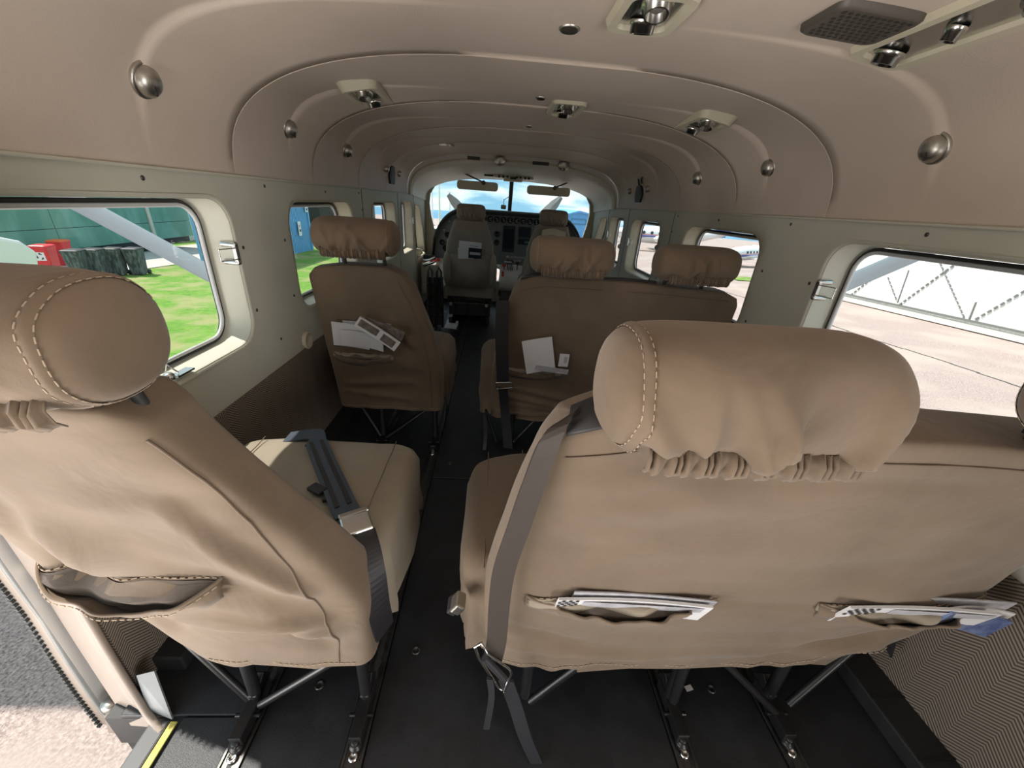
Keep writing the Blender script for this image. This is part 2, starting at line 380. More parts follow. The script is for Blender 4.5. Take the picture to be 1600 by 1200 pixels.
# ------------------------------------------------------------------ ceiling
FR = [(.60, .895, 1.15), (1.15, 1.455, 1.62), (1.62, 1.94, 2.12), (2.12, 2.45, 2.62), (2.62, 2.95, 3.3)]
def prof_n(y):
    # boxy section up to each frame crease, then drawing in to the lip of the next panel
    for a, f, b in FR:
        if a <= y < b:
            if y <= f: return 4.3, .292
            t = (y-f)/(b-f); return 4.0-1.25*t**.8, .292+.004*t
    return 4.3, .292
def ceil_row(y, n=72):
    row = []; p, H = prof_n(y)
    for k in range(n+1):
        a = PI*k/n; e = 2/p
        row.append((-.792*spow(math.cos(a), e), y, ZB-.002 + H*spow(math.sin(a), e)))
    return row
ys = []
y = -1.1
while y < 3.24: ys.append(y); y += .03
for b in (.60, 1.15, 1.62, 2.12, 2.62, .895, 1.455, 1.94, 2.45): ys += [b-.0004, b+.0008] if b in (.60, 1.15, 1.62, 2.12, 2.62) else [b-.0004, b+.0008]
ys = sorted(ys)
ce = MB().grid([ceil_row(y) for y in ys]); ce = ce.build('ceiling', M['headliner']); tag(ce, kind='structure')
# seam strips where the headliner panels overlap
for b in (.60, 1.15, 1.62, 2.12, 2.62):
    MB().tube([Vector(p)+Vector((0, 0, -.001)) for p in ceil_row(b-.001, 48)], .0013, 5).build('panel_edge', M['headliner'], ce)
# step down to the flight deck headliner
def arch_row(y, hw, zb, H, n=2.6, k=60):
    return [(-hw*spow(math.cos(PI*i/k), 2/n), y, zb + H*spow(math.sin(PI*i/k), 2/n)) for i in range(k+1)]
rows = [arch_row(3.24, .792, ZB-.004, .312, 2.8), arch_row(3.245, .785, ZB-.006, .275, 2.8), arch_row(3.26, .778, ZB-.008, .255, 2.8), arch_row(3.31, .768, ZB-.01, .235, 2.8), arch_row(3.36, .78, ZB-.01, .232),
        arch_row(3.55, .787, ZB-.02, .222), arch_row(3.8, .783, ZB-.035, .215), arch_row(3.98, .775, ZB-.05, .218)]
fh = MB().grid(rows).build('flight_deck_headliner', M['lightened_liner']); tag(fh, kind='structure')
fh.name = 'trim_3'
tb = MB().tube([Vector(p) for p in arch_row(3.25, .781, ZB-.006, .268, 2.8)], .008, 8).build('arch_edge', M['cream'], fh)
# windscreen surround
def wsloop(s=0.):
    h = [(0, 1.128), (.30, 1.122), (.50, 1.105), (.62, 1.075), (.70, 1.03), (.745, .96), (.755, .88), (.745, .78), (.715, .65), (.66, .50), (.62, .36), (.60, .2)]
    h = [(x-s*(x > .01), z-s) for x, z in h]
    return h + [(-x, z) for x, z in h[::-1][:-1]]
hole = wsloop()
ou = [(p[0], p[2]) for p in arch_row(3.97, .79, ZB-.05, .222)]; ou = [(-.79, .0)] + ou + [(.79, .0)]
V, F = plate(ou, [hole], lambda x, z: (x, 3.97, z))
ws = MB().add(V, F); ws.grid([[(x, 3.97, z) for x, z in wsloop()], [(x*1.005, 4.04, z+.004) for x, z in wsloop()]], True)
ws.tube([(x, 3.965, z) for x, z in wsloop()]+[(hole[0][0], 3.965, hole[0][1])], .009, 6, False)
ws = ws.build('window_11', M['cream']); tag(ws, kind='structure')
# windscreen glass, sloping forward to the cowl, with centre post
def wspt(x, z): 
    t = max(0., (1.13-z)/.75); return (x, 4.04+.62*t - .25*(abs(x)/.78)**2*t, z)
gl = MB(); rows = []
for j in range(13):
    z = 1.13-.75*j/12; hw = max(abs(x) for x, zz in hole if abs(zz-z) < .07) if j else .35
    rows.append([wspt(hw*i/10, z) for i in range(-10, 11)])
gl.grid(rows).build('pane', M['glass'], ws)
MB().tube([wspt(0, 1.135), wspt(0, .70)], .020, 10).build('centre_post', M['glare'], ws)
# roof and outer shell above, closes the cabin against direct sun
rows = [[(x*1.10, y, (z-ZB)*1.12+ZB+.012) for x, _, z in arch_row(y, .792, ZB, .31, 2.8, 24)] for y in (-1.2, 1., 2.5, 3.7, 4.0)]
rf = MB().grid(rows).build('trim_4', M['white']); rf.name = 'trim_4'; tag(rf, kind='structure')
# ------------------------------------------------------------------ rear part of the cabin (behind the camera)
rw = MB()
V, F = plate([(-.79, 0), (.79, 0), (.79, ZB)] + [(p[0], p[2]) for p in arch_row(-1.1, .792, ZB, .31, 2.8, 24)][::-1] + [(-.79, ZB)], [], lambda x, z: (x, -1.1, z))
rw.add(V, F); rw = rw.build('wall_rear', M['wall']); tag(rw, kind='structure')
wr = MB().add([(-.79, -1.1, 0), (-.79, -.86, 0), (-.79, -.86, ZB), (-.79, -1.1, ZB)], [(0, 1, 2, 3)]).build('wall_left_rear', M['wall']); tag(wr, kind='structure')
# cargo door opening: jamb trims at y=.46
jm = empty('door_1', (-.8, .46, 0), kind='structure')
j1 = [(.27, .0), (.158, .0), (.02, .0), (-.06, .02)]
pi = [Vector((-.785, .448, .62)), Vector((-.788, .452, .40)), Vector((-.79, .455, .28)), Vector((-.787, .452, .158)), Vector((-.778, .446, .06)), Vector((-.745, .425, .006)), Vector((-.700, .398, -.004))]
MB().tube(pi, .0065, 10).build('edge_padding', M['trans'], jm)
rows = [[p + Vector((0, 0, 0)), p + Vector((-.035, .012, -.006)), p+Vector((-.075, .02, -.02))] for p in pi]
MB().grid(rows).build('jamb_panel', M['trans'], jm, solid=.004)
po = [Vector((-.885, .470, .62)), Vector((-.895, .475, .40)), Vector((-.90, .478, .30)), Vector((-.90, .480, .20)), Vector((-.90, .476, .08)), Vector((-.892, .470, -.02)), Vector((-.875, .462, -.125))]
MB().grid([[p, p+Vector((-.035, .005, -.004)), p+Vector((-.036, .012, -.004))] for p in po]).build('outer_jamb_strip', M['trans'], jm, solid=.003)
MB().tube([p+Vector((.002, -.004, 0)) for p in po], .005, 8).build('door_seal', M['grey'], jm)
sl = MB()
for i in range(60):
    t = i/59*5.999; k = int(t); p = po[k].lerp(po[k+1], t-k)
    sl.box(p+Vector((-.037, .004, -.004)), (.006, .012, .0055))
sl.build('ribbed_seal', M['gasket'], jm, kind='stuff')
MB().box((-.852, .50, .30), (.06, .006, .5)).build('maroon_skin', M['maroon'], jm)
MB().box((-.862, .486, .33), (.02, .02, .022)).build('striker_block', M['cream'], jm)
hg = MB().lathe((-.842, .452, -.035), (0, 0, 1), [(0, -.02), (.014, -.02), (.014, -.008), (.009, -.006), (.009, .006), (.014, .008), (.014, .02), (0, .02)], 14)
hg.box((-.822, .458, -.035), (.04, .006, .04)); hg.build('hinge', M['satin'], jm)
MB().box((-.872, .462, -.10), (.012, .02, .07), ry=.2).build('seal_flap', M['trans'], jm)
# sill
sil = MB().box((-.712, -.33, -.014), (.036, 1.49, .03)).build('sill_plate', mat('sill_grey', (.09, .095, .10), .55), jm, bevel=.004)
MB().box((-.684, -.33, .004), (.012, 1.48, .003)).build('sill_warning_stripe', M['yellow'], jm)
brk = MB().add([(-.765, .455, .07), (-.735, .46, .075), (-.690, .415, .004), (-.745, .430, .004)], [(0, 1, 2, 3)]).build('corner_bracket', M['panel'], jm, solid=.003)
# unseen upper cargo door, swung up, its tip set to shade the sill floor
ud = MB(); ud.grid([[(-.86, y, 1.24), (-1.05, y, 1.36), (-1.27, y, 1.50)] for y in (-.84, .46)]); ud = ud.build('cargo_door', M['white'], solid=.03)
tag(ud, 'unseen white upper cargo door swung up to shade the left opening', 'door')
ud2 = MB().box((-.70, -.40, -.45), (.03, 1.4, .80)).build('lower_fuselage', M['grey']); ud2.name = 'trim_5'; tag(ud2, kind='structure')
for s in (-1, 1):
    q = MB().add([(s*.875, .46 if s < 0 else -.5, -.25), (s*.875, 4.3, -.25), (s*.55, 4.3, -.55), (s*.55, .46 if s < 0 else -.5, -.55)], [(0, 1, 2, 3)]).build('trim_6', M['white']); tag(q, kind='structure')
# ------------------------------------------------------------------ SEATS
def ball_fold(folds, x, z):
    d = 0
    for (x0, z0, x1, z1, amp, wd) in folds:
        vx, vz = x1-x0, z1-z0; L2 = vx*vx+vz*vz; t = ((x-x0)*vx+(z-z0)*vz)/L2; tt = max(0., min(1., t))
        dx, dz = x-(x0+tt*vx), z-(z0+tt*vz); q = (dx*dx+dz*dz)/(wd*wd)
        if q < 9: d += 1.7*amp*math.exp(-q)*(1-.7*abs(tt-.5)*1.2)
    return d
class SeatShape:
    def __init__(s, L, R, top, hem, yb, yf, folds=(), slits=(), n=5.5, y0=0.):
        s.L, s.R, s.top, s.hem, s.yb, s.yf, s.folds, s.slits, s.n, s.y0 = L, R, top, hem, yb, yf, folds, slits, n, y0
    def width(s, z): return smooth_tab(s.L, z), smooth_tab(s.R, z)
    def disp(s, x, z):
        d = ball_fold(s.folds, x, z)
        nv = noise.noise(Vector((x*7, z*9, s.y0*5)))*.008 + noise.noise(Vector((x*16, z*26, 3+s.y0*5)))*.0035
        low = max(0, 1-abs(z-lerp_tab(s.hem, x))/.10)
        nv += low*(.0028*math.sin(x*55+3*noise.noise(Vector((x*12, 0, s.y0))))+.0012*math.sin(x*117))
        for (xa, xb, zc, amp) in s.slits:       # pocket bulge: fabric below the slit stands off
            u = (x-xa)/(xb-xa)
            if 0 < u < 1:
                zz = zc - .35*amp*math.sin(PI*u)
                if z < zc: nv += amp*math.sin(PI*u)**.7*math.exp(-((z-zz)/.055)**2)
                else: nv -= .3*amp*math.sin(PI*u)*math.exp(-((z-zz)/.025)**2)
        return d+nv
    def back(s, x, z):                           # y of the rear face
        l, r = s.width(z); xc, hw = (l+r)/2, (r-l)/2; u = min(1, abs((x-xc)/hw))
        yb, yf = lerp_tab(s.yb, z), lerp_tab(s.yf, z); yc, hd = (yb+yf)/2, (yf-yb)/2
        return s.y0 + yc - hd*(1-u**s.n)**(1/s.n) - s.disp(x, z)*(1-u**4)
    def mesh(s, na=112, nl=70):
        rows = []
        for j in range(nl+1):
            v = j/nl; vv = v/.93 if v < .93 else 1.; cap = 0 if v < .93 else (v-.93)/.07
            row = []
            for i in range(na):
                a = 2*PI*i/na; ca, sa = math.cos(a), math.sin(a)
                ux = spow(ca, 2/s.n); uy = spow(sa, 2/s.n)
                sh = math.sqrt(max(0., 1-cap**2)); 
                z = .17+.55*vv
                for _ in range(3):
                    l, r = s.width(z); xc, hw = (l+r)/2, (r-l)/2
                    x = xc + ux*hw*(1-.06*(1-sh))
                    h, t = lerp_tab(s.hem, x), lerp_tab(s.top, x)
                    z = h + (t-h)*vv*(.985+.015*min(1, cap*3))
                z += (t-h)*.012*math.sqrt(cap) if cap else 0
                yb, yf = lerp_tab(s.yb, z), lerp_tab(s.yf, z); yc, hd = (yb+yf)/2, (yf-yb)/2
                y = yc + uy*hd*sh
                if uy < 0: y -= s.disp(x, z)*(1-abs(ux)**4)*sh
                row.append((x, s.y0+y, z))
            rows.append(row)
        mb = MB().grid(rows, True); n = na
        mb.add(rows[-1], [tuple(range(n))], True)
        # inside of the skirt
        inner = [[(p[0]*.999, p[1]+(.004 if p[1] < s.y0+.45 else -.004), p[2]+.002) for p in rows[0]], [(p[0], p[1]+(.006 if p[1] < s.y0+.45 else -.006), p[2]+.05) for p in rows[0]]]
        mb.grid(inner, True); mb.add(inner[1], [tuple(range(n))])
        return mb
    def curve(s, pts, off=.0015, n=26):
        out = []
        for (x0, z0), (x1, z1) in zip(pts, pts[1:]):
            for k in range(n):
                x, z = x0+(x1-x0)*k/n, z0+(z1-z0)*k/n; out.append(Vector((x, s.back(x, z)-off, z)))
        x, z = pts[-1]; out.append(Vector((x, s.back(x, z)-off, z))); return out
def stitches(mb, path, r=.0009, dash=.006, gap=.0035):
    L = 0; on = True; cur = [path[0]]; lim = dash
    for a, b in zip(path, path[1:]):
        seg = (b-a).length; pos = 0
        while L + seg - pos >= lim:
            t = (pos + lim - L)/seg; p = a.lerp(b, min(1, t)); 
            if on: cur.append(p); mb.tube(cur, r, 4, False)
            cur = [p]; pos += lim-L; L = 0; on = not on; lim = dash if on else gap
        L += seg-pos
        if on: cur.append(b)
    return mb
def headrest(parent, cx, cy, cz, w, ry=.062, rz=.056, sd=1, tilt=0., posts=True, mat_=None, nearseam=True, y0=0., sides=(-1, 1)):
    random.seed(sd); mat_ = mat_ or M['fabric']
    fo = [(cx+random.uniform(-.3, .3)*w, random.uniform(.5, 1)*.0085, random.uniform(.005, .009), random.uniform(-.9, .9)) for _ in range(10)]
    def pt(t, a, off=0., plain=False):
        e = (1-abs(t)**7)**(1/3.2) if abs(t) < 1 else 0
        x = cx + t*w/2; ca, sa = math.cos(a), math.sin(a)
        y = cy + spow(ca, .86)*(ry+off)*e; z = cz + spow(sa, .86)*(rz+off)*(.25+.75*e if False else e) - tilt*t*w/2
        # gathers radiating from the elastic at the lower back
        if ca < .35 and e > 0 and not plain:
            g = max(0, .75-sa)/1.6*(max(0, min(1, (.35-ca)*1.6)))*e*e*1.7*max(.12, min(1., (sa+.98)*2.2))
            for fx, am, wd, sl in fo: y -= g*am*math.exp(-((x-fx-sl*(z-cz+rz))/(wd*(.6+.8*(z-cz+rz)/rz)))**2)*1.2
            lo = max(0., -sa-.45)*e
            y += lo*.007*math.sin(x*330+2*math.sin(x*60)); y += lo*.003
            y += .003*noise.noise(Vector((x*22, z*22, sd)))
        return Vector((x, y, z))
    ts = [-1, -.995, -.985, -.965, -.94, -.9, -.85] + [-.8+1.6*i/54 for i in range(55)] + [.85, .9, .94, .965, .985, .995, 1]
    NA = 56
    rows = [[pt(t, 2*PI*k/NA) for k in range(NA)] for t in ts]
    h = MB().grid(rows, True).build('headrest', mat_, parent)
    if nearseam:
        for s in sides:
            mb = MB()
            for dt in (0, .075):
                path = [pt(s*(.80+dt*.8), 2*PI*k/64, .0012) for k in range(65)]; stitches(mb, path, .0006, .005, .0035)
            mb.build('seam_stitching', M['thread'], h, kind='stuff')
            rw_ = [[pt(s*(.80+q), 2*PI*k/64, .0009+.0012*math.sin(PI*(q/.06))) for k in range(64)] for q in (0, .01, .02, .03, .04, .05, .06)]
            MB().grid(rw_, True).build('seam_fold', mat_, h)
    # gathered elastic hem
    rows = []
    n = 150
    for j in range(4):
        r = []
        for i in range(n+1):
            t = -.74+1.48*i/n; x = cx+t*w/2; ph = i*.95+2.2*math.sin(i*.31)
            b = pt(t, -PI/2-.85, .008, True)
            r.append((x, b.y-(.000, .005, .003, -.004)[j]-.0046*math.sin(ph)*(.25, .7, 1., .9)[j], b.z+(.016, .006, -.006, -.013)[j]+.0012*math.sin(ph*1.3)))
        rows.append(r)
    MB().grid(rows).build('elastic_ruffle', mat_, h, solid=.0012)
    if posts:
        q = MB()
        for dx in (-.25*w, .25*w): q.tube([(cx+dx, cy+.04, cz-rz+.02), (cx+dx, cy+.055, cz-rz-.04)], .006, 8)
        q.box((cx, cy+.045, cz-rz-.0), (w*.5, .03, .02)); q.build('headrest_post', M['gasket'], parent)
    return h
def pocket(parent, sh, xa, xb, zc, gape, gather=0., mat_=None):
    """open slit: dark sheet painted as the shaded inside and a hemmed lower lip standing off the fabric"""
    mat_ = mat_ or M['fabric']; n = 60; up = []; lo = []; lip0 = []; lip1 = []
    for i in range(n+1):
        u = i/n; x = xa+(xb-xa)*u; g = gape*math.sin(PI*u)**.8
        gw = gather*math.sin(u*PI)*(.6*math.sin(u*31)+.4*math.sin(u*47+1))
        zu = zc+.25*g; zl = zc-.75*g
        up.append(Vector((x, sh.back(x, zu)-.0012, zu))); lo.append(Vector((x, sh.back(x, zl)-.002, zl)))
        lip0.append(Vector((x, sh.back(x, zl)-.003-.5*g-gw, zl+.006+gw*.6))); lip1.append(Vector((x, sh.back(x, zl-.03)-.0016, zl-.022)))
    mb = MB().grid([[Vector((a.x, sh.back(a.x, a.z+(b.z-a.z)*t_)-.0048, a.z+(b.z-a.z)*t_)) for a, b in zip(up, lo)] for t_ in (0, .15, .3, .45, .6, .75, .9, 1)]); o = mb.build('pocket_shade_sheet', M['pocket_dark'], parent)
    mid = [a.lerp(b, .45)+Vector((0, -.004, 0)) for a, b in zip(lip0, lip1)]
    MB().grid([lip0, mid, lip1]).build('pocket_lip', mat_, parent, solid=.0015)
    if gather:
        rr_ = []
        for q_, (dz, dy) in enumerate(((.004, .004), (-.002, .010), (-.009, .011), (-.016, .005))):
            rr_.append([Vector((a.x, a.y-dy*math.sin(PI*(k/n))**.4-gather*.8*math.sin(k*.42+1.5*math.sin(k*.11)+q_*.35)*math.sin(PI*k/n), a.z-.30*gape*math.sin(PI*k/n)+dz)) for k, a in enumerate(up)])
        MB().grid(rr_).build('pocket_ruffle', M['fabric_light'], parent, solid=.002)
        MB().tube(rr_[0], .0018, 5, False).build('ruffle_edge', M['fabric_light'], parent)
    mb = MB().tube(lip0, .0022, 6, False); mb.tube([p+Vector((0, -.001, .001)) for p in up], .0014, 5, False); mb.build('pocket_hem', mat_, parent)
    return up, lo, lip0
def cushion(parent, x0, x1, y0, y1, zt, zs, mat_, sd=1):
    rows = []; na = 64; xc, yc, hx, hy = (x0+x1)/2, (y0+y1)/2, (x1-x0)/2, (y1-y0)/2
    def disp(x, y, z): return .006*noise.noise(Vector((x*14, y*14+sd, z*14)))
    for z, k in ((zs, .985), (zs+.03, .99), (zs+(zt-zs)*.4, 1.0), (zs+(zt-zs)*.6, 1.01), (zt-.035, 1.), (zt-.018, .985), (zt-.006, .95), (zt, .90), (zt+.004, .80), (zt+.008, .5), (zt+.009, .2)):
        row = []
        for i in range(na):
            a = 2*PI*i/na; n_ = 6 if k > .85 else 4
            x = xc+spow(math.cos(a), 2/n_)*(hx-(1-k)*.28 if k > .8 else hx*k); y = yc+spow(math.sin(a), 2/n_)*(hy-(1-k)*.28 if k > .8 else hy*k)
            d = disp(x, y, z); fl = (.010*math.sin(a*13+sd)+.006*math.sin(a*29))*(1 if z < zs+.05 else .25 if z < zt-.02 else 0)
            row.append((x+math.cos(a)*(d+fl), y+math.sin(a)*(d+fl), z+d*.5))
        rows.append(row)
    mb = MB().grid(rows, True); mb.add(rows[-1], [tuple(range(na))], True)
    o = mb.build('seat_cushion', mat_, parent)
    return o
def seat_legs(parent, xl, xr, y0, single=True, mids=()):
    for x in (xl, xr)+tuple(mids):
        MB().tube([(x, y0+.445, .19), (x, y0+.44, .035)], .011, 8).build('frame_leg', M['black'], parent)
        MB().tube([(x, y0+.80, .19), (x, y0+.80, .02)], .011, 8).build('frame_leg', M['black'], parent)
    q = MB().tube([(xl-.02, y0+.50, .185), (xr+.02, y0+.50, .185)], .011, 8); q.tube([(xl-.02, y0+.80, .20), (xr+.02, y0+.80, .20)], .011, 8)
    for x in (xl, xr): q.tube([(x, y0+.46, .19), (x, y0+.82, .20)], .010, 8)
    q.build('frame_rail', M['black'], parent)
def rail_foot(parent, x, y):
    q = MB().box((x, y+.02, .022), (.022, .10, .026)); q.lathe((x, y-.03, .006), (0, 0, 1), [(.012, 0), (.012, .008), (.007, .012), (.007, .020), (0, .021)], 12)
    q.tube([(x-.022, y+.01, .026), (x+.022, y+.01, .026)], .004, 8); q.box((x, y+.055, .04), (.016, .04, .035), rx=.5)
    q.build('rail_foot', M['black'], parent, bevel=.002)
    MB().lathe((x, y-.045, .006), (0, 0, 1), [(.0085, 0), (.0085, .004), (.004, .005), (.0035, .003), (0, .003)], 12).build('foot_bolt', M['chrome'], parent)
def brace(parent, a, b, r=.0075): MB().tube([a, b], r, 8).build('frame_brace', M['black'], parent)
GP = 'canvas covered single seats along the left wall'
# ---- near left single seat
def single(y0, near):
    s = empty('passenger_seat', (-.5, y0+.45, 0))
    if near:
        L = [(.17, -.605), (.28, -.645), (.36, -.69), (.44, -.728), (.52, -.738), (.70, -.740)]
        R = [(.17, -.305), (.35, -.298), (.45, -.335), (.56, -.385), (.63, -.43), (.70, -.475)]
        folds = [(-.66, .52, -.36, .30, .016, .03), (-.60, .62, -.40, .42, .010, .02), (-.70, .44, -.45, .33, .012, .018), (-.56, .45, -.37, .24, -.010, .02),
                 (-.50, .58, -.37, .40, .012, .014), (-.62, .36, -.36, .33, .009, .012), (-.37, .30, -.45, .31, .006, .01), (-.71, .60, -.60, .30, -.012, .025)]
        top = [(-.75, .66), (-.70, .70), (-.60, .72), (-.50, .715), (-.42, .66), (-.38, .62), (-.30, .60)]
        hem = [(-.70, .255), (-.62, .20), (-.55, .175), (-.40, .165), (-.30, .17)]
        slits = [(-.75, -.465, .44, .022)]
    else:
        L = [(.17, -.70), (.40, -.71), (.70, -.72)]; R = [(.17, -.305), (.35, -.30), (.49, -.33), (.59, -.362), (.70, -.395)]
        folds = [(-.62, .60, -.42, .36, .008, .03), (-.55, .62, -.40, .45, .010, .014), (-.66, .28, -.42, .30, .009, .012), (-.66, .25, -.42, .22, .008, .012), (-.60, .40, -.45, .30, -.006, .02)]
        top = [(-.72, .67), (-.69, .70), (-.60, .715), (-.47, .715), (-.42, .695), (-.38, .65), (-.30, .62)]
        hem = [(-.72, .17), (-.30, .165)]
        slits = [(-.69, -.46, .40, .018)]
    yb = [(.17, .415), (.30, .40), (.5, .375), (.72, .345)]; yf = [(.17, .53), (.35, .51), (.5, .465), (.60, .445), (.72, .435)]
    sh = SeatShape(L, R, top, hem, yb, yf, folds, slits, 5.5 if near else 5.0, y0)
    sh.mesh().build('seat_back', M['fabric'], s)
    px = -.555
    headrest(s, px if near else -.537, y0+.325, .802 if near else .808, .265 if near else .25, rz=.058 if near else .054, sd=3 if near else 8, nearseam=True, sides=(1,))
    # corner seam between rear face and side bolster
    if near:
        line = [(-.475, .680), (-.440, .62), (-.408, .55), (-.380, .45), (-.355, .34), (-.350, .265), (-.362, .18)]
    else:
        line = [(-.43, .675), (-.395, .60), (-.365, .50), (-.345, .38), (-.34, .28), (-.345, .18)]
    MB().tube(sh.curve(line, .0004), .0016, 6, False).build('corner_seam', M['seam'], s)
    hemp = sh.curve([(L[0][1]+.03, lerp_tab(hem, L[0][1]+.03)+.012), (-.45, lerp_tab(hem, -.45)+.012), (-.33, lerp_tab(hem, -.33)+.012)], .0012)
    stitches(MB(), hemp, .0009).build('hem_stitching', M['thread'], s, kind='stuff')
    if near:
        up, lo, lip = pocket(s, sh, -.724, -.468, .442, .038, .0)
        mb = MB(); stitches(mb, [p+Vector((0, -.002, .004)) for p in up], .0009); stitches(mb, [p+Vector((0, -.003, -.005)) for p in lip], .0009)
        mb.build('pocket_stitching', M['thread'], s, kind='stuff')
    else: pocket(s, sh, -.685, -.465, .405, .028, .007)
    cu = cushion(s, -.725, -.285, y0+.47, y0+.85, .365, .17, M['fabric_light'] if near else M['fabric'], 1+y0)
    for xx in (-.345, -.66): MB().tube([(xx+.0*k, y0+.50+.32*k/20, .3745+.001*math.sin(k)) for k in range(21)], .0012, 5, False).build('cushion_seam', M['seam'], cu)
    seat_legs(s, -.545, -.335, y0)
    # front apron of the seat frame and V braces down to the rails
    brace(s, (-.645, y0+.45, .20), (-.555, y0+.435, .03)); brace(s, (-.355, y0+.44, .17), (-.53, y0+.425, .03))
    brace(s, (-.36, y0+.80, .20), (-.53, y0+.60, .02))
    rail_foot(s, -.545, y0+.40); rail_foot(s, -.335, y0+.40)
    return s, sh
sA, shA = single(0, True)
tag(sA, 'near left single seat in brown canvas with an empty gaping back pocket', 'seat', GP)
# lap belt lying on the near left cushion
bl = [(-.61, .80, .372), (-.55, .80, .380), (-.515, .785, .382), (-.46, .70, .383), (-.41, .625, .384), (-.375, .570, .388), (-.352, .535, .392)]
lb = MB().ribbon([(-.615, .83, .368), (-.545, .83, .381), (-.525, .785, .384)], [(0, 1, 0), (.2, 1, 0), (.9, .5, 0)], .045).ribbon([(-.525, .79, .385), (-.47, .705, .385), (-.42, .63, .386), (-.385, .575, .390), (-.365, .548, .394)], (.84, .54, 0), .047, .002)
lb = lb.build('lap_belt', M['strapb'], sA)
for o_ in (-.011, .011): MB().ribbon([(-.525+o_*.84, .79+o_*.54, .3875), (-.47+o_*.84, .705+o_*.54, .3875), (-.42+o_*.84, .63+o_*.54, .3885), (-.385+o_*.84, .575+o_*.54, .3925)], (.84, .54, 0), .008, .0012).build('webbing_rib', M['strap'], lb)
bk = MB().box((-.342, .520, .400), (.050, .042, .012), rz=.52, rx=.12); bk.build('belt_buckle', M['chrome'], sA, bevel=.003)
MB().box((-.357, .549, .398), (.052, .012, .008), rz=.52).build('buckle_slot', M['satin'], sA, bevel=.002)
MB().ribbon([(-.330, .508, .394), (-.312, .475, .385), (-.298, .45, .35), (-.292, .445, .28), (-.292, .46, .20)], [(.84, .54, 0), (.84, .54, 0), (.7, .7, .1), (.5, .86, 0), (.4, .9, 0)], .045, .002).build('belt_tail', M['strap'], sA)
MB().box((-.455, .625, .386), (.035, .022, .008), rz=-.5).box((-.43, .60, .384), (.012, .014, .008), rz=.5).build('belt_tongue', M['strap'], sA, bevel=.002)
sB, shB = single(.93, False)
tag(sB, 'second row left single seat with papers stuffed in its back pocket', 'seat', GP)
MB().ribbon([(-.30, 1.50, .22), (-.297, 1.43, .17), (-.30, 1.40, .10), (-.312, 1.42, .03)], (0, 1, 0), .04).build('belt_tail', M['strap'], sB)
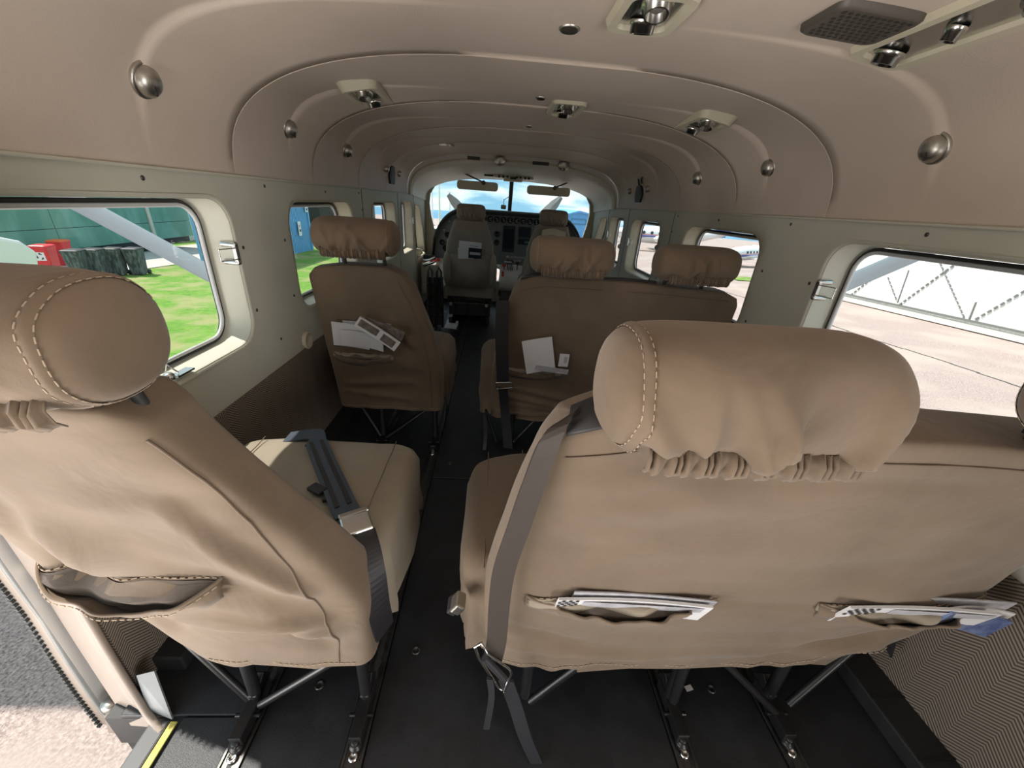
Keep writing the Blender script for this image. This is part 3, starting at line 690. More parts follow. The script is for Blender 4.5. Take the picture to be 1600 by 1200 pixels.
# ---- double bench seats on the right
def bench(y0, near):
    s = empty('bench_seat', (.3, y0+.45, 0))
    L = [(.17, -.10), (.25, -.112), (.35, -.113), (.45, -.10), (.58, -.078), (.66, -.058), (.72, -.04)]
    R = [(.17, .60), (.24, .67), (.32, .715), (.72, .73)] if near else [(.17, .73), (.72, .73)]
    top = [(-.12, .60), (-.06, .655), (-.03, .70), (.02, .72), (.40, .712), (.66, .70), (.71, .68), (.74, .63)]
    hem = [(-.12, .17), (.30, .168), (.45, .178), (.55, .205), (.64, .25), (.74, .30)] if near else [(-.12, .165), (.74, .17)]
    folds = [(-.08, .62, .10, .66, .008, .02), (.0, .60, .25, .62, .006, .03), (-.10, .24, .25, .22, .010, .013), (-.08, .30, .05, .26, -.008, .012), (.40, .22, .62, .30, -.012, .018),
             (.38, .23, .60, .25, .010, .014), (.20, .50, .55, .56, .006, .05), (.45, .44, .68, .36, .010, .03), (.50, .38, .30, .33, .006, .03), (-.09, .5, .0, .35, .006, .03), (.1, .66, .5, .655, -.004, .012)] if near else \
            [(-.06, .60, .15, .36, .008, .04), (-.08, .30, .25, .24, .008, .012), (-.08, .26, .2, .21, .009, .010), (.10, .5, .25, .4, .006, .03), (.42, .64, .44, .56, -.010, .012), (.3, .5, .6, .5, .004, .05), (-.08, .22, .3, .19, .006, .01)]
    slits = [(-.06, .25, .385, .016), (.40, .72, .385, .014)] if near else [(-.08, .15, .365, .012)]
    yb = [(.17, .415), (.30, .40), (.5, .375), (.72, .345)]; yf = [(.17, .54), (.35, .52), (.5, .48), (.72, .45)]
    sh = SeatShape(L, R, top, hem, yb, yf, folds, slits, 5.5, y0)
    sh.mesh(200, 74).build('seat_back', M['fabric'], s)
    headrest(s, .118, y0+.325, .782 if near else .792, .270 if near else .262, rz=.062 if near else .056, sd=11 if near else 5, nearseam=True, sides=(-1,))
    headrest(s, .515 if not near else .600, y0+.325, .782 if near else .792, .262, sd=21, nearseam=near, sides=(-1,))
    hp = sh.curve([(-.085, lerp_tab(hem, -.085)+.012), (.3, lerp_tab(hem, .3)+.012), (.45, lerp_tab(hem, .45)+.012), (.62, lerp_tab(hem, .62)+.012)], .0012)
    stitches(MB(), hp, .0009).build('hem_stitching', M['thread'], s, kind='stuff')
    tp = sh.curve([(-.03, .672), (.05, .690), (.40, .688), (.68, .676)], .0010)
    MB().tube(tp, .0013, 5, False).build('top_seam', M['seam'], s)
    # dark gap where the cover parts under the headrest
    MB().grid([[(-.035, y0+.352, .708), (.0, y0+.347, .722), (.06, y0+.345, .7275), (.11, y0+.345, .728)], [(-.02, y0+.41, .712), (.01, y0+.41, .728), (.06, y0+.41, .734), (.11, y0+.41, .734)]]).build('cover_opening', M['gasket'], s, solid=.004)
    if not near: MB().tube([(.22, y0+.37, .717), (.30, y0+.375, .722), (.42, y0+.375, .718)], .008, 8).build('cover_opening', M['gasket'], s)
    if near:
        for xa, xb, zc in ((-.05, .245, .395), (.405, .712, .395)):
            up, lo, lip = pocket(s, sh, xa, xb, zc, .024, .007)
            stitches(MB(), [p+Vector((0, -.002, .004)) for p in up], .0009).build('pocket_stitching', M['thread'], s, kind='stuff')
    else: pocket(s, sh, -.075, .145, .372, .020, .006)
    cu = cushion(s, -.160, .70, y0+.44, y0+.83, .36, .13, M['fabric'], 4+y0)
    for xx in (-.115, -.03): MB().tube([(xx, y0+.47+.34*k/20, .3695 if xx > -.1 else .360) for k in range(21)], .0012, 5, False).build('cushion_seam', M['seam'], cu)
    seat_legs(s, -.02, .493, y0, mids=(.28,))
    brace(s, (.10, y0+.44, .17), (-.01, y0+.43, .03)); brace(s, (.33, y0+.44, .18), (.49, y0+.41, .03)); brace(s, (.66, y0+.46, .22), (.52, y0+.42, .04)); brace(s, (.275, y0+.43, .18), (.283, y0+.43, .03), .010)
    rail_foot(s, .280, y0+.40); rail_foot(s, .493, y0+.40)
    return s, sh
sC, shC = bench(0, True)
tag(sC, 'near right double bench seat in brown canvas with two stuffed pockets', 'seat', 'canvas covered double benches along the right wall')
sD, shD = bench(.93, False)
tag(sD, 'second row right double bench seat with two headrests in brown canvas', 'seat', 'canvas covered double benches along the right wall')
# shoulder/lap straps down the aisle side of the benches
def side_strap(parent, path, side, w, mt, name='shoulder_strap'): return MB().ribbon(path, side, w, .002).build(name, mt, parent)
P = [at(905, 640, 1, .40), at(868, 672, 1, .352), at(838, 745, 1, .345), at(812, 820, 1, .348), at(788, 890, 1, .355), at(780, 945, 1, .362), at(776, 1000, 1, .366), at(770, 1030, 1, .370)]
side_strap(sC, P, [(.5, .8, .1), (.75, .2, .3), (.9, .1, .3), (.93, 0, .2), (.96, 0, .1), (1, 0, .05), (1, 0, -.05), (.93, 0, -.2)], .030, M['strapw'])
B1 = at(772, 1045, 1, .365)
fr_ = MB(); pth = [at(x, y, 1, .360) for x, y in [(742, 1012), (752, 1004), (762, 1022), (795, 1045), (799, 1052), (788, 1080), (778, 1074), (748, 1028)]]
fr_.tube(pth+pth[:1], .0022, 6); bkc = fr_.build('strap_buckle', M['chrome'], sC)
MB().tube([at(757, 1028, 1, .356), at(789, 1062, 1, .356)], .0055, 8).build('buckle_roller', M['strap'], sC)
side_strap(sC, [at(790, 1062, 1, .362), at(806, 1105, 1, .36), at(820, 1150, 1, .352), at(842, 1200, 1, .345), at(870, 1260, 1, .34)], (1, 0, -.25), .026, M['strap'], 'strap_tail')
side_strap(sC, [at(765, 1060, 1, .355), at(768, 1090, 1, .352), at(760, 1138, 1, .350)], (1, 0, -.1), .010, M['strap'], 'strap_end')
MB().box(at(716, 942, 1, .44), (.018, .03, .022), ry=.6).build('belt_latch', M['satin'], sC, bevel=.003)
MB().box(at(708, 945, 1, .45), (.016, .03, .016), ry=.6).build('belt_latch_base', M['strap'], sC, bevel=.003)
P = [at(786, 470, 1, 1.27), at(784, 520, 1, 1.27), at(785, 570, 1, 1.275), at(786, 598, 1, 1.28)]
side_strap(sD, P, (1, 0, 0), .045, M['strap'])
q = MB(); pth = [at(x, y, 1, 1.272) for x, y in [(775, 598), (800, 597), (801, 606), (776, 608)]]; q.tube(pth+pth[:1], .003, 6).build('strap_buckle', M['chrome'], sD)
side_strap(sD, [at(786, 606, 1, 1.275), at(789, 640, 1, 1.29), at(794, 700, 1, 1.30)], (1, 0, -.1), .036, M['strap'], 'strap_tail')
side_strap(sD, [at(757, 645, 1, 1.34), at(758, 690, 1, 1.34), at(752, 730, 1, 1.30)], (1, 0, 0), .014, M['strap'], 'strap_end')
brace(sD, at(759, 640, 1, 1.37), at(772, 690, 1, 1.36)+Vector((.01, 0, 0)), .006)
# dangling black belt ends beyond the near bench, against the carpeted wall
for pts, w in (([(.755, .62, .30), (.748, .56, .26), (.745, .50, .20), (.742, .475, .13)], .03), ([(.772, .60, .30), (.770, .54, .26), (.768, .50, .22)], .02)):
    MB().ribbon(pts, (0, 1, .5), w, .002).build('belt_end', M['strap'], sC)
# ------------------------------------------------------------------ papers in the pockets
def sheet(name, c, w, h, th, rx, ry, rz, m_, label, cat='paper', group=None, bend=0., extra=None, chk=None):
    R = Matrix.Rotation(rz, 3, 'Z') @ Matrix.Rotation(ry, 3, 'Y') @ Matrix.Rotation(rx, 3, 'X'); c = Vector(c)
    rows = []; n = 10
    for s_ in (-1, 1):
        rows.append([c+R @ Vector((-w/2+w*i/n, s_*th/2+bend*math.sin(PI*i/n), -h/2)) for i in range(n+1)]); rows.append([c+R @ Vector((-w/2+w*i/n, s_*th/2+bend*math.sin(PI*i/n), h/2)) for i in range(n+1)])
    rows = [rows[0], rows[1], rows[3], rows[2]]
    V = [p for r in rows for p in r]; F = []
    for j in range(4):
        a, b = j*(n+1), ((j+1) % 4)*(n+1)
        for i in range(n): F.append((a+i, a+i+1, b+i+1, b+i))
    F += [(0, n+1, 2*(n+1), 3*(n+1)), (n, 4*(n+1)-1, 3*(n+1)-1, 2*(n+1)-1)]
    o = MB().add(V, F).build(name, m_); tag(o, label, cat, group)
    if chk:
        u0, u1, v0, v1, nc, nr = chk; q = MB()
        for i in range(nc):
            for j in range(nr):
                if (i+j) % 2: continue
                a0, a1, b0, b1 = u0+(u1-u0)*i/nc, u0+(u1-u0)*(i+1)/nc, v0+(v1-v0)*j/nr, v0+(v1-v0)*(j+1)/nr
                q.add([c+R @ Vector((w*(a-.5), -th/2-.0012+bend*math.sin(PI*a), h*(b-.5))) for a, b in ((a0, b0), (a1, b0), (a1, b1), (a0, b1))], [(0, 1, 2, 3)])
        q.build('checkered_border', M['gasket'], o)
    if extra:
        for k, (u0, u1, v0, v1, mm) in enumerate(extra):
            q = [c+R @ Vector((w*(a-.5), -th/2-.0007+bend*math.sin(PI*a), h*(b-.5))) for a, b in ((u0, v0), (u1, v0), (u1, v1), (u0, v1))]
            MB().add(q, [(0, 1, 2, 3)]).build('printed_area', M[mm], o)
    return o
def backy(sh, x, z, o=.006): return sh.back(x, z)-o
G1 = 'magazines in the near bench pockets'
x, z = .11, .402
a = sheet('magazine', (x, backy(shC, x, z, .006), z-.018), .235, .055, .004, .30, .055, .0, M['paper'], 'pale magazine spine lying along the left pocket of the near bench', 'magazine', G1, .004, [(.16, .95, .60, .92, 'print')], (.0, .13, .60, 1.0, 6, 4))
sheet('magazine', (.125, backy(shC, .125, z, .001), z-.012), .22, .055, .002, .25, .08, .0, M['print'], 'thin grey magazine behind the pale one, left pocket of the near bench', 'magazine', G1, .003)
def checks(parent, x0, z0, sh, cols, rows_, w, h, off, sk):
    q = MB()
    for i in range(cols):
        for j in range(rows_):
            if (i+j) % 2 == 0:
                xx, zz = x0+i*w+j*sk, z0+j*h; y_ = min(sh.back(xx, zz), sh.back(xx+w, zz+h))-off
                q.add([(xx, y_, zz), (xx+w, y_, zz), (xx+w+sk, y_, zz+h), (xx+sk, y_, zz+h)], [(0, 1, 2, 3)])
    q.build('checkered_border', M['gasket'], parent)
b_ = sheet('magazine', (.555, backy(shC, .555, .40, .006), .388), .25, .055, .004, .30, .04, .0, M['paper'], 'white magazine with a checkered corner in the right pocket of the near bench', 'magazine', G1, .004, [(.3, .98, .60, .92, 'print')], (.0, .20, .58, 1.0, 8, 4))
sheet('magazine', (.60, backy(shC, .60, .41, .001), .394), .24, .05, .002, .2, .03, .0, M['print'], 'grey glossy magazine at the back of the right pocket of the near bench', 'magazine', G1, .003)
sheet('brochure', (.655, backy(shC, .62, .39, .016), .372), .13, .05, .004, .15, .22, .05, M['blueplastic'], 'blue printed brochure drooping out of the right pocket of the near bench', 'brochure', G1, .008)
sheet('leaflet', (.665, backy(shC, .62, .39, .010), .384), .13, .035, .003, .15, .15, .05, M['paper'], 'white leaflet fanned out above the blue brochure', 'leaflet', G1, .006)
G2 = 'papers in the second row left seat pocket'
def mid(px, py, y): p = at(px, py, 1, y); return p
sheet('leaflet', mid(575, 518, 1.285), .16, .07, .002, .15, .02, 0, M['print'], 'grey printed sheet at the back of the second row left seat pocket', 'leaflet', G2)
sheet('leaflet', mid(548, 525, 1.278), .12, .09, .002, .2, .10, 0, M['paper'], 'white sheet sticking up at the left end of the pocket', 'leaflet', G2, .003)
sheet('leaflet', mid(566, 533, 1.266), .14, .06, .003, .25, .12, 0, M['paper'], 'crumpled white sheet low in the middle of the pocket', 'leaflet', G2, .010)
sheet('magazine', mid(590, 522, 1.250), .15, .040, .007, .12, .62, .1, M['paper'], 'open white magazine lying slanted across the seat pocket', 'magazine', G2, .004, [(.05, .5, .25, .9, 'printd'), (.60, .92, .15, .85, 'printd')])
sheet('magazine', mid(601, 514, 1.262), .13, .035, .005, .12, .38, .05, M['printd'], 'dark photo page of a magazine folded behind the slanted one', 'magazine', G2, .004)
G3 = 'papers in the second row bench pocket'
sheet('leaflet', mid(842, 556, 1.272), .105, .13, .002, .10, -.22, 0, M['paper'], 'tilted blank white sheet in the second row bench pocket', 'leaflet', G3, .003)
sheet('card', mid(881, 563, 1.270), .034, .05, .002, .1, .02, 0, M['paper'], 'small white card upright beside the tilted sheet', 'card', G3, 0, [(.5, .85, .3, .8, 'print')])
sheet('leaflet', mid(862, 578, 1.272), .12, .02, .002, .15, .10, 0, M['print'], 'low grey sheet edge between the white sheet and the card', 'leaflet', G3)
# ------------------------------------------------------------------ crew seats
def crew_seat(xc, y0, label, full=True, papers=False):
    s = empty('crew_seat', (xc, y0+.2, 0)); tag(s, label, 'seat', 'crew seats')
    L = [(.20, xc-.195), (.62, xc-.185), (.80, xc-.12)]; R = [(.20, xc+.195), (.62, xc+.175), (.80, xc+.11)]
    sh = SeatShape(L, R, [(xc-.2, .76), (xc-.10, .79), (xc+.10, .79), (xc+.2, .76)], [(xc-.2, .225), (xc+.2, .215)], [(.2, .02), (.80, .0)], [(.2, .14), (.80, .10)], [(xc-.1, .5, xc+.1, .3, .004, .04)], (), 5, y0)
    sh.mesh(80, 50).build('seat_back', M['hazed_fabric'], s)
    headrest(s, xc, y0+.04, .848, .215, .05, .056, sd=int(xc*100)+60, nearseam=False, mat_=M['hazed_fabric'])
    for sd_ in (-1, 1):
        # side bolsters
        r = []
        for k in range(13):
            t = k/12; z = .30+.27*t; w = .045*math.sin(PI*t)**.4+.001
            r.append([(xc+sd_*.175+w*.8*math.cos(a*PI/8), y0+.02+w*.9*math.sin(a*PI/8), z) for a in range(16)])
        MB().grid(r, True).build('side_bolster', M['hazed_fabric'], s)
    MB().tube(sh.curve([(xc-.16, .555), (xc-.05, .535), (xc+.07, .535), (xc+.15, .56)], .004), .004, 6).build('pocket_hem', M['hazed_fabric'], s)
    sheet_ = MB().grid([[(xc-.16, y0-.004, .30), (xc, y0-.016, .30), (xc+.16, y0-.004, .30)], [(xc-.155, y0-.002, .55), (xc, y0-.018, .535), (xc+.15, y0-.002, .556)]]); sheet_.build('back_pocket', M['hazed_fabric'], s, solid=.003)
    cushion(s, xc-.21, xc+.21, y0+.12, y0+.55, .36, .22, M['hazed_fabric'], 9)
    q = MB().box((xc, y0+.25, .13), (.34, .34, .16)); q.box((xc, y0+.06, .20), (.36, .03, .03)); q.box((xc-.15, y0+.25, .03), (.03, .5, .05)); q.box((xc+.15, y0+.25, .03), (.03, .5, .05)); q.build('seat_base', M['black'], s, bevel=.004)
    q = MB()
    for dx in (-.12, -.02, .12): MB().tube([(xc+dx, y0+.04, .23), (xc+dx, y0+.045, .07)], .005, 6).build('height_link', M['track'], s)
    q.tube([(xc-.17, y0+.035, .165), (xc+.17, y0+.035, .165)], .006, 6); q.build('height_linkage', M['track'], s)
    for dx in (-.15, .14): MB().lathe((xc+dx, y0+.03, .155), (0, -1, 0), [(.014, 0), (.014, .01), (.006, .012), (.006, .004), (0, .004)], 12).build('yellow_roller', M['satin'], s)
    return s, sh
cs1, shp = crew_seat(-.315, 3.12, 'pilot seat at the left of the flight deck with papers in its back pocket')
cs2, shp2 = crew_seat(.305, 3.12, 'copilot seat at the right of the flight deck, mostly hidden behind the bench')
sheet('leaflet', (-.315, 3.108, .585), .17, .12, .002, 0, .04, 0, M['paper'], 'white printed card in the pilot seat back pocket', 'leaflet', 'papers in the pilot seat pocket', 0, [(.08, .4, .4, .6, 'print'), (.5, .85, .72, .8, 'print')])
sheet('leaflet', (-.345, 3.098, .56), .12, .08, .002, 0, -.06, 0, M['paper'], 'plain white sheet low at the left of the pilot seat pocket', 'leaflet', 'papers in the pilot seat pocket')
sheet('booklet', (-.275, 3.094, .565), .10, .075, .003, 0, .03, 0, M['screen'], 'dark blue booklet at the right of the pilot seat pocket', 'booklet', 'papers in the pilot seat pocket', 0, [(.1, .9, .35, .6, 'print')])
# strap over the copilot seat
MB().ribbon([(.22, 3.10, .74), (.30, 3.095, .755), (.40, 3.10, .735)], (0, 0, 1), .045).build('harness_strap', M['cream'], cs2)
# ------------------------------------------------------------------ ceiling fittings
def ceil_at(x, y):
    best = None
    r = ceil_row(y, 180)
    for a, b in zip(r, r[1:]):
        if (a[0]-x)*(b[0]-x) <= 0 and a[2] > ZB+.05:
            t = (x-a[0])/((b[0]-a[0]) or 1e-9); p = Vector(a).lerp(Vector(b), t); tg = (Vector(b)-Vector(a)).normalized()
            n = Vector((tg.z, 0, -tg.x)); 
            if n.z > 0: n = -n
            return p, n
    return Vector((x, y, 1.24)), Vector((0, 0, -1))
side_pos = [(.905, 1.087), (1.455, 1.094), (1.955, 1.088)]
nmz = ['nearest', 'middle', 'farthest']
for s in (-1, 1):
    for k, (y, z) in enumerate(side_pos):
        r = ceil_row(y, 180); p = min((q for q in r if q[0]*s > 0 and q[2] < 1.2), key=lambda q: abs(q[2]-z)); p = Vector(p)
        n = Vector((-s, 0, -.32)).normalized()
        d = MB().lathe(p+n*-.006, n, [(.031, 0), (.031, .006), (.028, .009), (.026, .008)], 28)
        d.lathe(p+n*.001, n, [(.026, 0), (.024, .010), (.017, .017), (.008, .020), (.0, .0205)], 28)
        d = d.build('air_outlet', M['satin']); 
        tag(d, '%s round steel air outlet on the %s ceiling curve' % (nmz[k], 'left' if s < 0 else 'right'), 'air outlet', 'round air outlets along the cabin sides')
        MB().box(p+n*.019+Vector((0, -.006, 0)), (.003, .003, .036), ry=0).build('outlet_slot', M['gasket'], d)
for k, (y, r) in enumerate([(.945, .020), (1.483, .016), (1.987, .014)]):
    p, n = ceil_at(0, y)
    d = MB().lathe(p+n*-.002, n, [(r, 0), (r, .004), (r*.8, .007), (r*.55, .004), (0, .004)], 24).build('ceiling_dome_lamp', M['satin'])
    tag(d, ['nearest', 'middle', 'farthest'][k]+' small round lamp on the ceiling centre line', 'lamp', 'small round lamps on the ceiling centre line')
def service_unit(cx, cy, w, l, label, n_noz, ax=None, plate_m='cream'):
    p, n = ceil_at(cx, cy); u = Vector((-n.z, 0, n.x)); u = -u if u.x < 0 else u; v = Vector((0, 1, 0))
    s = empty('service_unit', p, label, 'light panel', 'reading light and air panels on the ceiling')
    lp = [p+n*.012+u*a+v*b for a, b in rrect(-w/2, w/2, -l/2, l/2, min(w, l)*.22)]; l0 = [p-n*.012+u*a*1.16+v*b*1.12 for a, b in rrect(-w/2, w/2, -l/2, l/2, min(w, l)*.22)]
    l2 = [p+n*.011+u*a+v*b for a, b in rrect(-w/2+.014, w/2-.014, -l/2+.016, l/2-.016, min(w, l)*.15)]
    l3 = [p+n*.004+u*a+v*b for a, b in rrect(-w/2+.016, w/2-.016, -l/2+.018, l/2-.018, min(w, l)*.15)]
    MB().grid([l0, lp, l2, l3], True, False).build('bezel', M[plate_m], s)
    MB().add(l3, [tuple(range(len(l3)))]).build('recess_plate', M['chrome'], s)
    for k in range(n_noz):
        o = (k-(n_noz-1)/2)*l*(.44 if n_noz == 2 else .37)
        c = p+v*o+n*.004; ti = (n+v*.25*(1 if k else -1)).normalized(); rr = min(w*.25, .021)*(.55 if n_noz == 3 and k == 1 else 1)
        MB().lathe(c, ti, [(rr*1.2, 0), (rr*1.2, .006), (rr, .007), (rr*.95, .018), (rr*.78, .018), (rr*.74, .004), (0, .004)], 24).build('air_nozzle' if k % 2 == 0 else 'reading_lamp', M['chrome'], s)
        MB().lathe(c+ti*.005, ti, [(rr*.7, 0), (rr*.5, .004), (0, .005)], 20).build('nozzle_core', M['gasket'] if k % 2 else M['lens'], s)
    return s
service_unit(.118, .835, .115, .15, 'large light panel overhead at the top edge right of centre', 2)
service_unit(.560, .735, .105, .30, 'long light panel with three fittings at the top right corner', 3)
service_unit(.098, 1.60, .110, .215, 'small light panel near the ceiling centre line in the second bay', 2)
service_unit(-.545, 1.52, .105, .235, 'light panel on the left side of the ceiling above the second row', 2)
service_unit(.545, 1.52, .105, .235, 'light panel on the right side of the ceiling above the second row', 2)
# black perforated speaker grille
p, n = ceil_at(.442, .785); u = Vector((-n.z, 0, n.x)); u = -u if u.x < 0 else u; v = Vector((0, 1, 0))
gs = MB().grid([[p-n*.004+u*a+v*b for a, b in rrect(-.072, .072, -.054, .054, .02)], [p+n*.008+u*a*.97+v*b*.97 for a, b in rrect(-.072, .072, -.054, .054, .02)], [p+n*.011+u*a*.9+v*b*.9 for a, b in rrect(-.072, .072, -.054, .054, .02)]], True)
lp = [p+n*.011+u*a*.9+v*b*.9 for a, b in rrect(-.072, .072, -.054, .054, .02)]; gs.add(lp, [tuple(range(len(lp)))])
gs = gs.build('ceiling_grille', mat('grille_brown', (.075, .065, .055), .5)); tag(gs, 'black perforated speaker grille on the ceiling at upper right', 'speaker')
hb = MB()
for i in range(11):
    for j in range(8):
        a, b = (-.055+.0108*i + (.0054 if j % 2 else 0)), -.038+.0108*j
        if abs(a) > .056: continue
        c = p+n*.0116+u*a+v*b; hb.add([c+u*.0038*math.cos(t*PI/4)+v*.0038*math.sin(t*PI/4) for t in range(8)], [tuple(range(8))])
hb.build('grille_hole', M['gasket'], gs, kind='stuff')
# small grey switch plate ahead on the ceiling
p, n = ceil_at(-.455, 2.72)
sp = MB().box(p+n*.004, (.10, .15, .008)).build('switch_plate', M['grey'], bevel=.003); tag(sp, 'small grey framed plate on the far left of the ceiling', 'panel')
MB().box(p+n*.008, (.07, .10, .004)).build('plate_insert', M['lens'], sp); MB().box(p+n*.0085+Vector((.02, 0, 0)), (.02, .04, .006)).build('switch', M['cream'], sp)
# speakers and hooks beside the flight deck
for s, nm in ((-1, 'left'), (1, 'right')):
    r = ceil_row(2.75, 120)
    rows = []
    def sp_pt(y, z):
        rr = ceil_row(y, 160); q = min((q for q in rr if q[0]*s > 0 and q[2] < 1.18), key=lambda q: abs(q[2]-z)); return Vector(q)+Vector((-s*.006, 0, -.003))
    pl = []
    for k in range(24):
        a = 2*PI*k/24; pl.append(sp_pt(2.75+.065*math.cos(a), 1.035+.055*math.sin(a)))
    o = MB().add(pl, [tuple(range(24))]).build('side_speaker', M['gasket'], solid=.012); tag(o, 'oval dark speaker on the %s ceiling side beside the flight deck' % nm, 'speaker', 'oval speakers beside the flight deck')
    for y, w_ in ((2.57, 'rear'), (2.95, 'front')):
        q = sp_pt(y, 1.06)
        o = MB().lathe(q, (-s, 0, -.3), [(.018, -.01), (.018, .008), (.012, .014), (0, .015)], 16).build('side_lamp', M['satin']); tag(o, '%s small round lamp next to the %s oval speaker' % (w_, nm), 'lamp')
q = MB().box((.745, 2.60, 1.135), (.02, .05, .02)).tube([(.742, 2.58, 1.135), (.725, 2.58, 1.11), (.735, 2.58, 1.085)], .006, 6).tube([(.742, 2.63, 1.135), (.725, 2.63, 1.11), (.735, 2.63, 1.08)], .006, 6)
tag(q.build('coat_hook', M['gasket']), 'black double coat hook on the right ceiling curve ahead', 'hook')
# louvre, lamps on the step above the flight deck
for x, w_, lb_ in ((-.31, .09, 'left'), (.18, .12, 'right')):
    v_ = MB().box((x, 3.25, 1.205), (w_, .02, .022)).build('louvre_grille', M['gasket'], bevel=.002); tag(v_, '%s dark louvre grille on the arch above the flight deck' % lb_, 'grille')
    s_ = MB()
    for k in range(9): s_.box((x-w_*.42+w_*.84*k/8, 3.237, 1.205), (.003, .008, .02), ry=.4)
    s_.build('louvre_slat', M['grey'], v_, kind='stuff')
for x, lb_ in ((-.12, 'left'), (.35, 'right')):
    p_ = Vector((x, 3.235, 1.195)); o = MB().lathe(p_, (0, -.6, -1), [(.04, -.02), (.04, .004), (.02, .010), (.018, .022), (.012, .022), (0, .01)], 18).build('eyeball_lamp', M['satin']); tag(o, '%s swivelling lamp on the arch above the flight deck' % lb_, 'lamp')
# overhead console at the windscreen top
oc = empty('overhead_console', (0, 3.75, 1.13), 'cream overhead console at the top of the windscreen with small fittings', 'console')
MB().box((0, 3.78, 1.135), (.34, .22, .035)).box((.0, 3.72, 1.11), (.16, .12, .03)).build('console_body', M['cream'], oc, bevel=.006)
q = MB()
for x in (-.12, -.085, -.05, .03, .06, .10, .13): q.lathe((x, 3.67, 1.125), (0, -1, -.6), [(.010, -.01), (.010, .006), (.006, .012), (0, .012)], 10)
q.build('console_knob', M['gasket'], oc, kind='stuff')
MB().box((-.20, 3.70, 1.13), (.09, .04, .02)).build('console_display', M['glare'], oc); MB().box((0, 3.655, 1.118), (.05, .004, .018)).build('console_switch', M['glare'], oc)
for s, x0, x1, lb_ in ((-1, -.475, -.125, 'left'), (1, .125, .50, 'right')):
    v_ = MB().prism([(a, 3.72, b) for a, b in rrect(x0, x1, 1.008, 1.078, .025)], (0, .010, 0)).build('sun_visor', M['cream'], bevel=.002)
    tag(v_, '%s cream sun visor across the top of the windscreen' % lb_, 'sun visor', 'sun visors')
    MB().tube([(x0+.07 if s < 0 else x1-.02, 3.66, 1.125), ((x0+x1)/2+.05, 3.71, 1.072)], .006, 6).build('visor_arm', M['track'], v_)
    MB().lathe(((x0+x1)/2+.05, 3.712, 1.07), (0, -1, 0), [(.018, 0), (.014, .01), (0, .012)], 12).build('visor_pivot', M['track'], v_)
cp = MB().box((-.066, 3.98, .890), (.048, .03, .036)).build('compass', M['gasket'], bevel=.006); tag(cp, 'small black standby compass hanging beside the windscreen post', 'compass')
MB().tube([(-.066, 3.98, .905), (-.066, 4.0, .95), (-.02, 4.06, .98)], .003, 6).build('compass_arm', M['gasket'], cp)
MB().box((-.066, 3.964, .894), (.034, .003, .018)).build('compass_window', M['lens'], cp)
# ------------------------------------------------------------------ instrument panel
ip = empty('instrument_panel', (0, 3.9, .6), 'grey instrument panel under a black arched glareshield with a row of gauges', 'instrument panel')
YP = 3.92
def arch_top(x):
    u = abs(x)
    return .842 if u < .42 else .842-.42*(1-math.sqrt(max(0, 1-((u-.42)/.30)**2))) if u < .72 else .4
po = [(x*.01, arch_top(x*.01)-.02) for x in range(-70, 71, 2)]
po = [(-.70, .38)]+po+[(.70, .38)]
MB().prism([(x, YP, z) for x, z in po], (0, .03, 0)).build('panel_face', M['panel'], ip)
rows = [[(x*.01*s, yy, arch_top(x*.01)+dz) for x in range(-72, 73, 2)] for yy, dz, s in ((YP-.05, -.022, 1), (YP-.055, .0, 1.0), (YP+.0, .012, 1.01), (YP+.35, .008, .97), (YP+.45, -.02, .93))]
MB().grid(rows).build('glareshield', M['glare'], ip, solid=.012)
for k in range(9):
    x = -.245+.0615*k; z = .782
    d = MB().lathe((x, YP-.002, z), (0, -1, 0), [(.027, 0), (.027, .008), (.024, .010), (.023, .004), (0, .004)], 20).build('gauge', M['glare'], ip)
    MB().box((x, YP-.008, z+.004), (.003, .002, .03), ry=.5+k*.7).box((x+.004, YP-.008, z-.012), (.018, .002, .003)).build('gauge_needle', M['white'], d)
    MB().box((x, YP-.008, z-.034), (.04, .002, .012)).build('gauge_placard', M['grey'], ip)
for (x0, x1, z0, z1, nm) in ((-.06, .055, .50, .735, 'left_display'), (.085, .205, .635, .735, 'radio_display'), (.085, .205, .575, .63, 'radio_display'), (-.52, -.42, .60, .70, 'flight_display'), (-.40, -.30, .60, .70, 'flight_display'), (.33, .47, .55, .70, 'flight_display')):
    d = MB().prism([(a, YP-.008, b) for a, b in rrect(x0, x1, z0, z1, .008, 3)], (0, .012, 0)).build('display_unit', M['glare'], ip, bevel=.002)
    MB().box(((x0+x1)/2, YP-.010, (z0+z1)/2), ((x1-x0)*.82, .003, (z1-z0)*.74)).build('screen', M['screen'], d)
MB().box((.175, YP-.014, .60), (.045, .003, .022)).build('green_readout', mat('readout', (.10, .18, .17), .3), ip)
for k in range(5): MB().box((.150, YP-.006, .555-.014*k), (.11, .006, .009)).build('breaker_row', M['grey'], ip)
for x, z in ((-.115, .655), (-.115, .58), (-.58, .62), (-.63, .55), (-.60, .50), (-.54, .52)):
    MB().lathe((x, YP-.002, z), (0, -1, 0), [(.026, 0), (.026, .01), (.022, .012), (.021, .004), (0, .004)], 20).build('round_instrument', M['dial'], ip)
q = MB()
for x, z in ((-.58, .57), (-.52, .47), (-.61, .66), (-.56, .74), (-.48, .76), (-.60, .45), (-.55, .43)): q.lathe((x, YP-.002, z), (0, -1, 0), [(.009, 0), (.008, .012), (0, .014)], 10)
q.build('panel_knob', M['cream'], ip, kind='stuff')
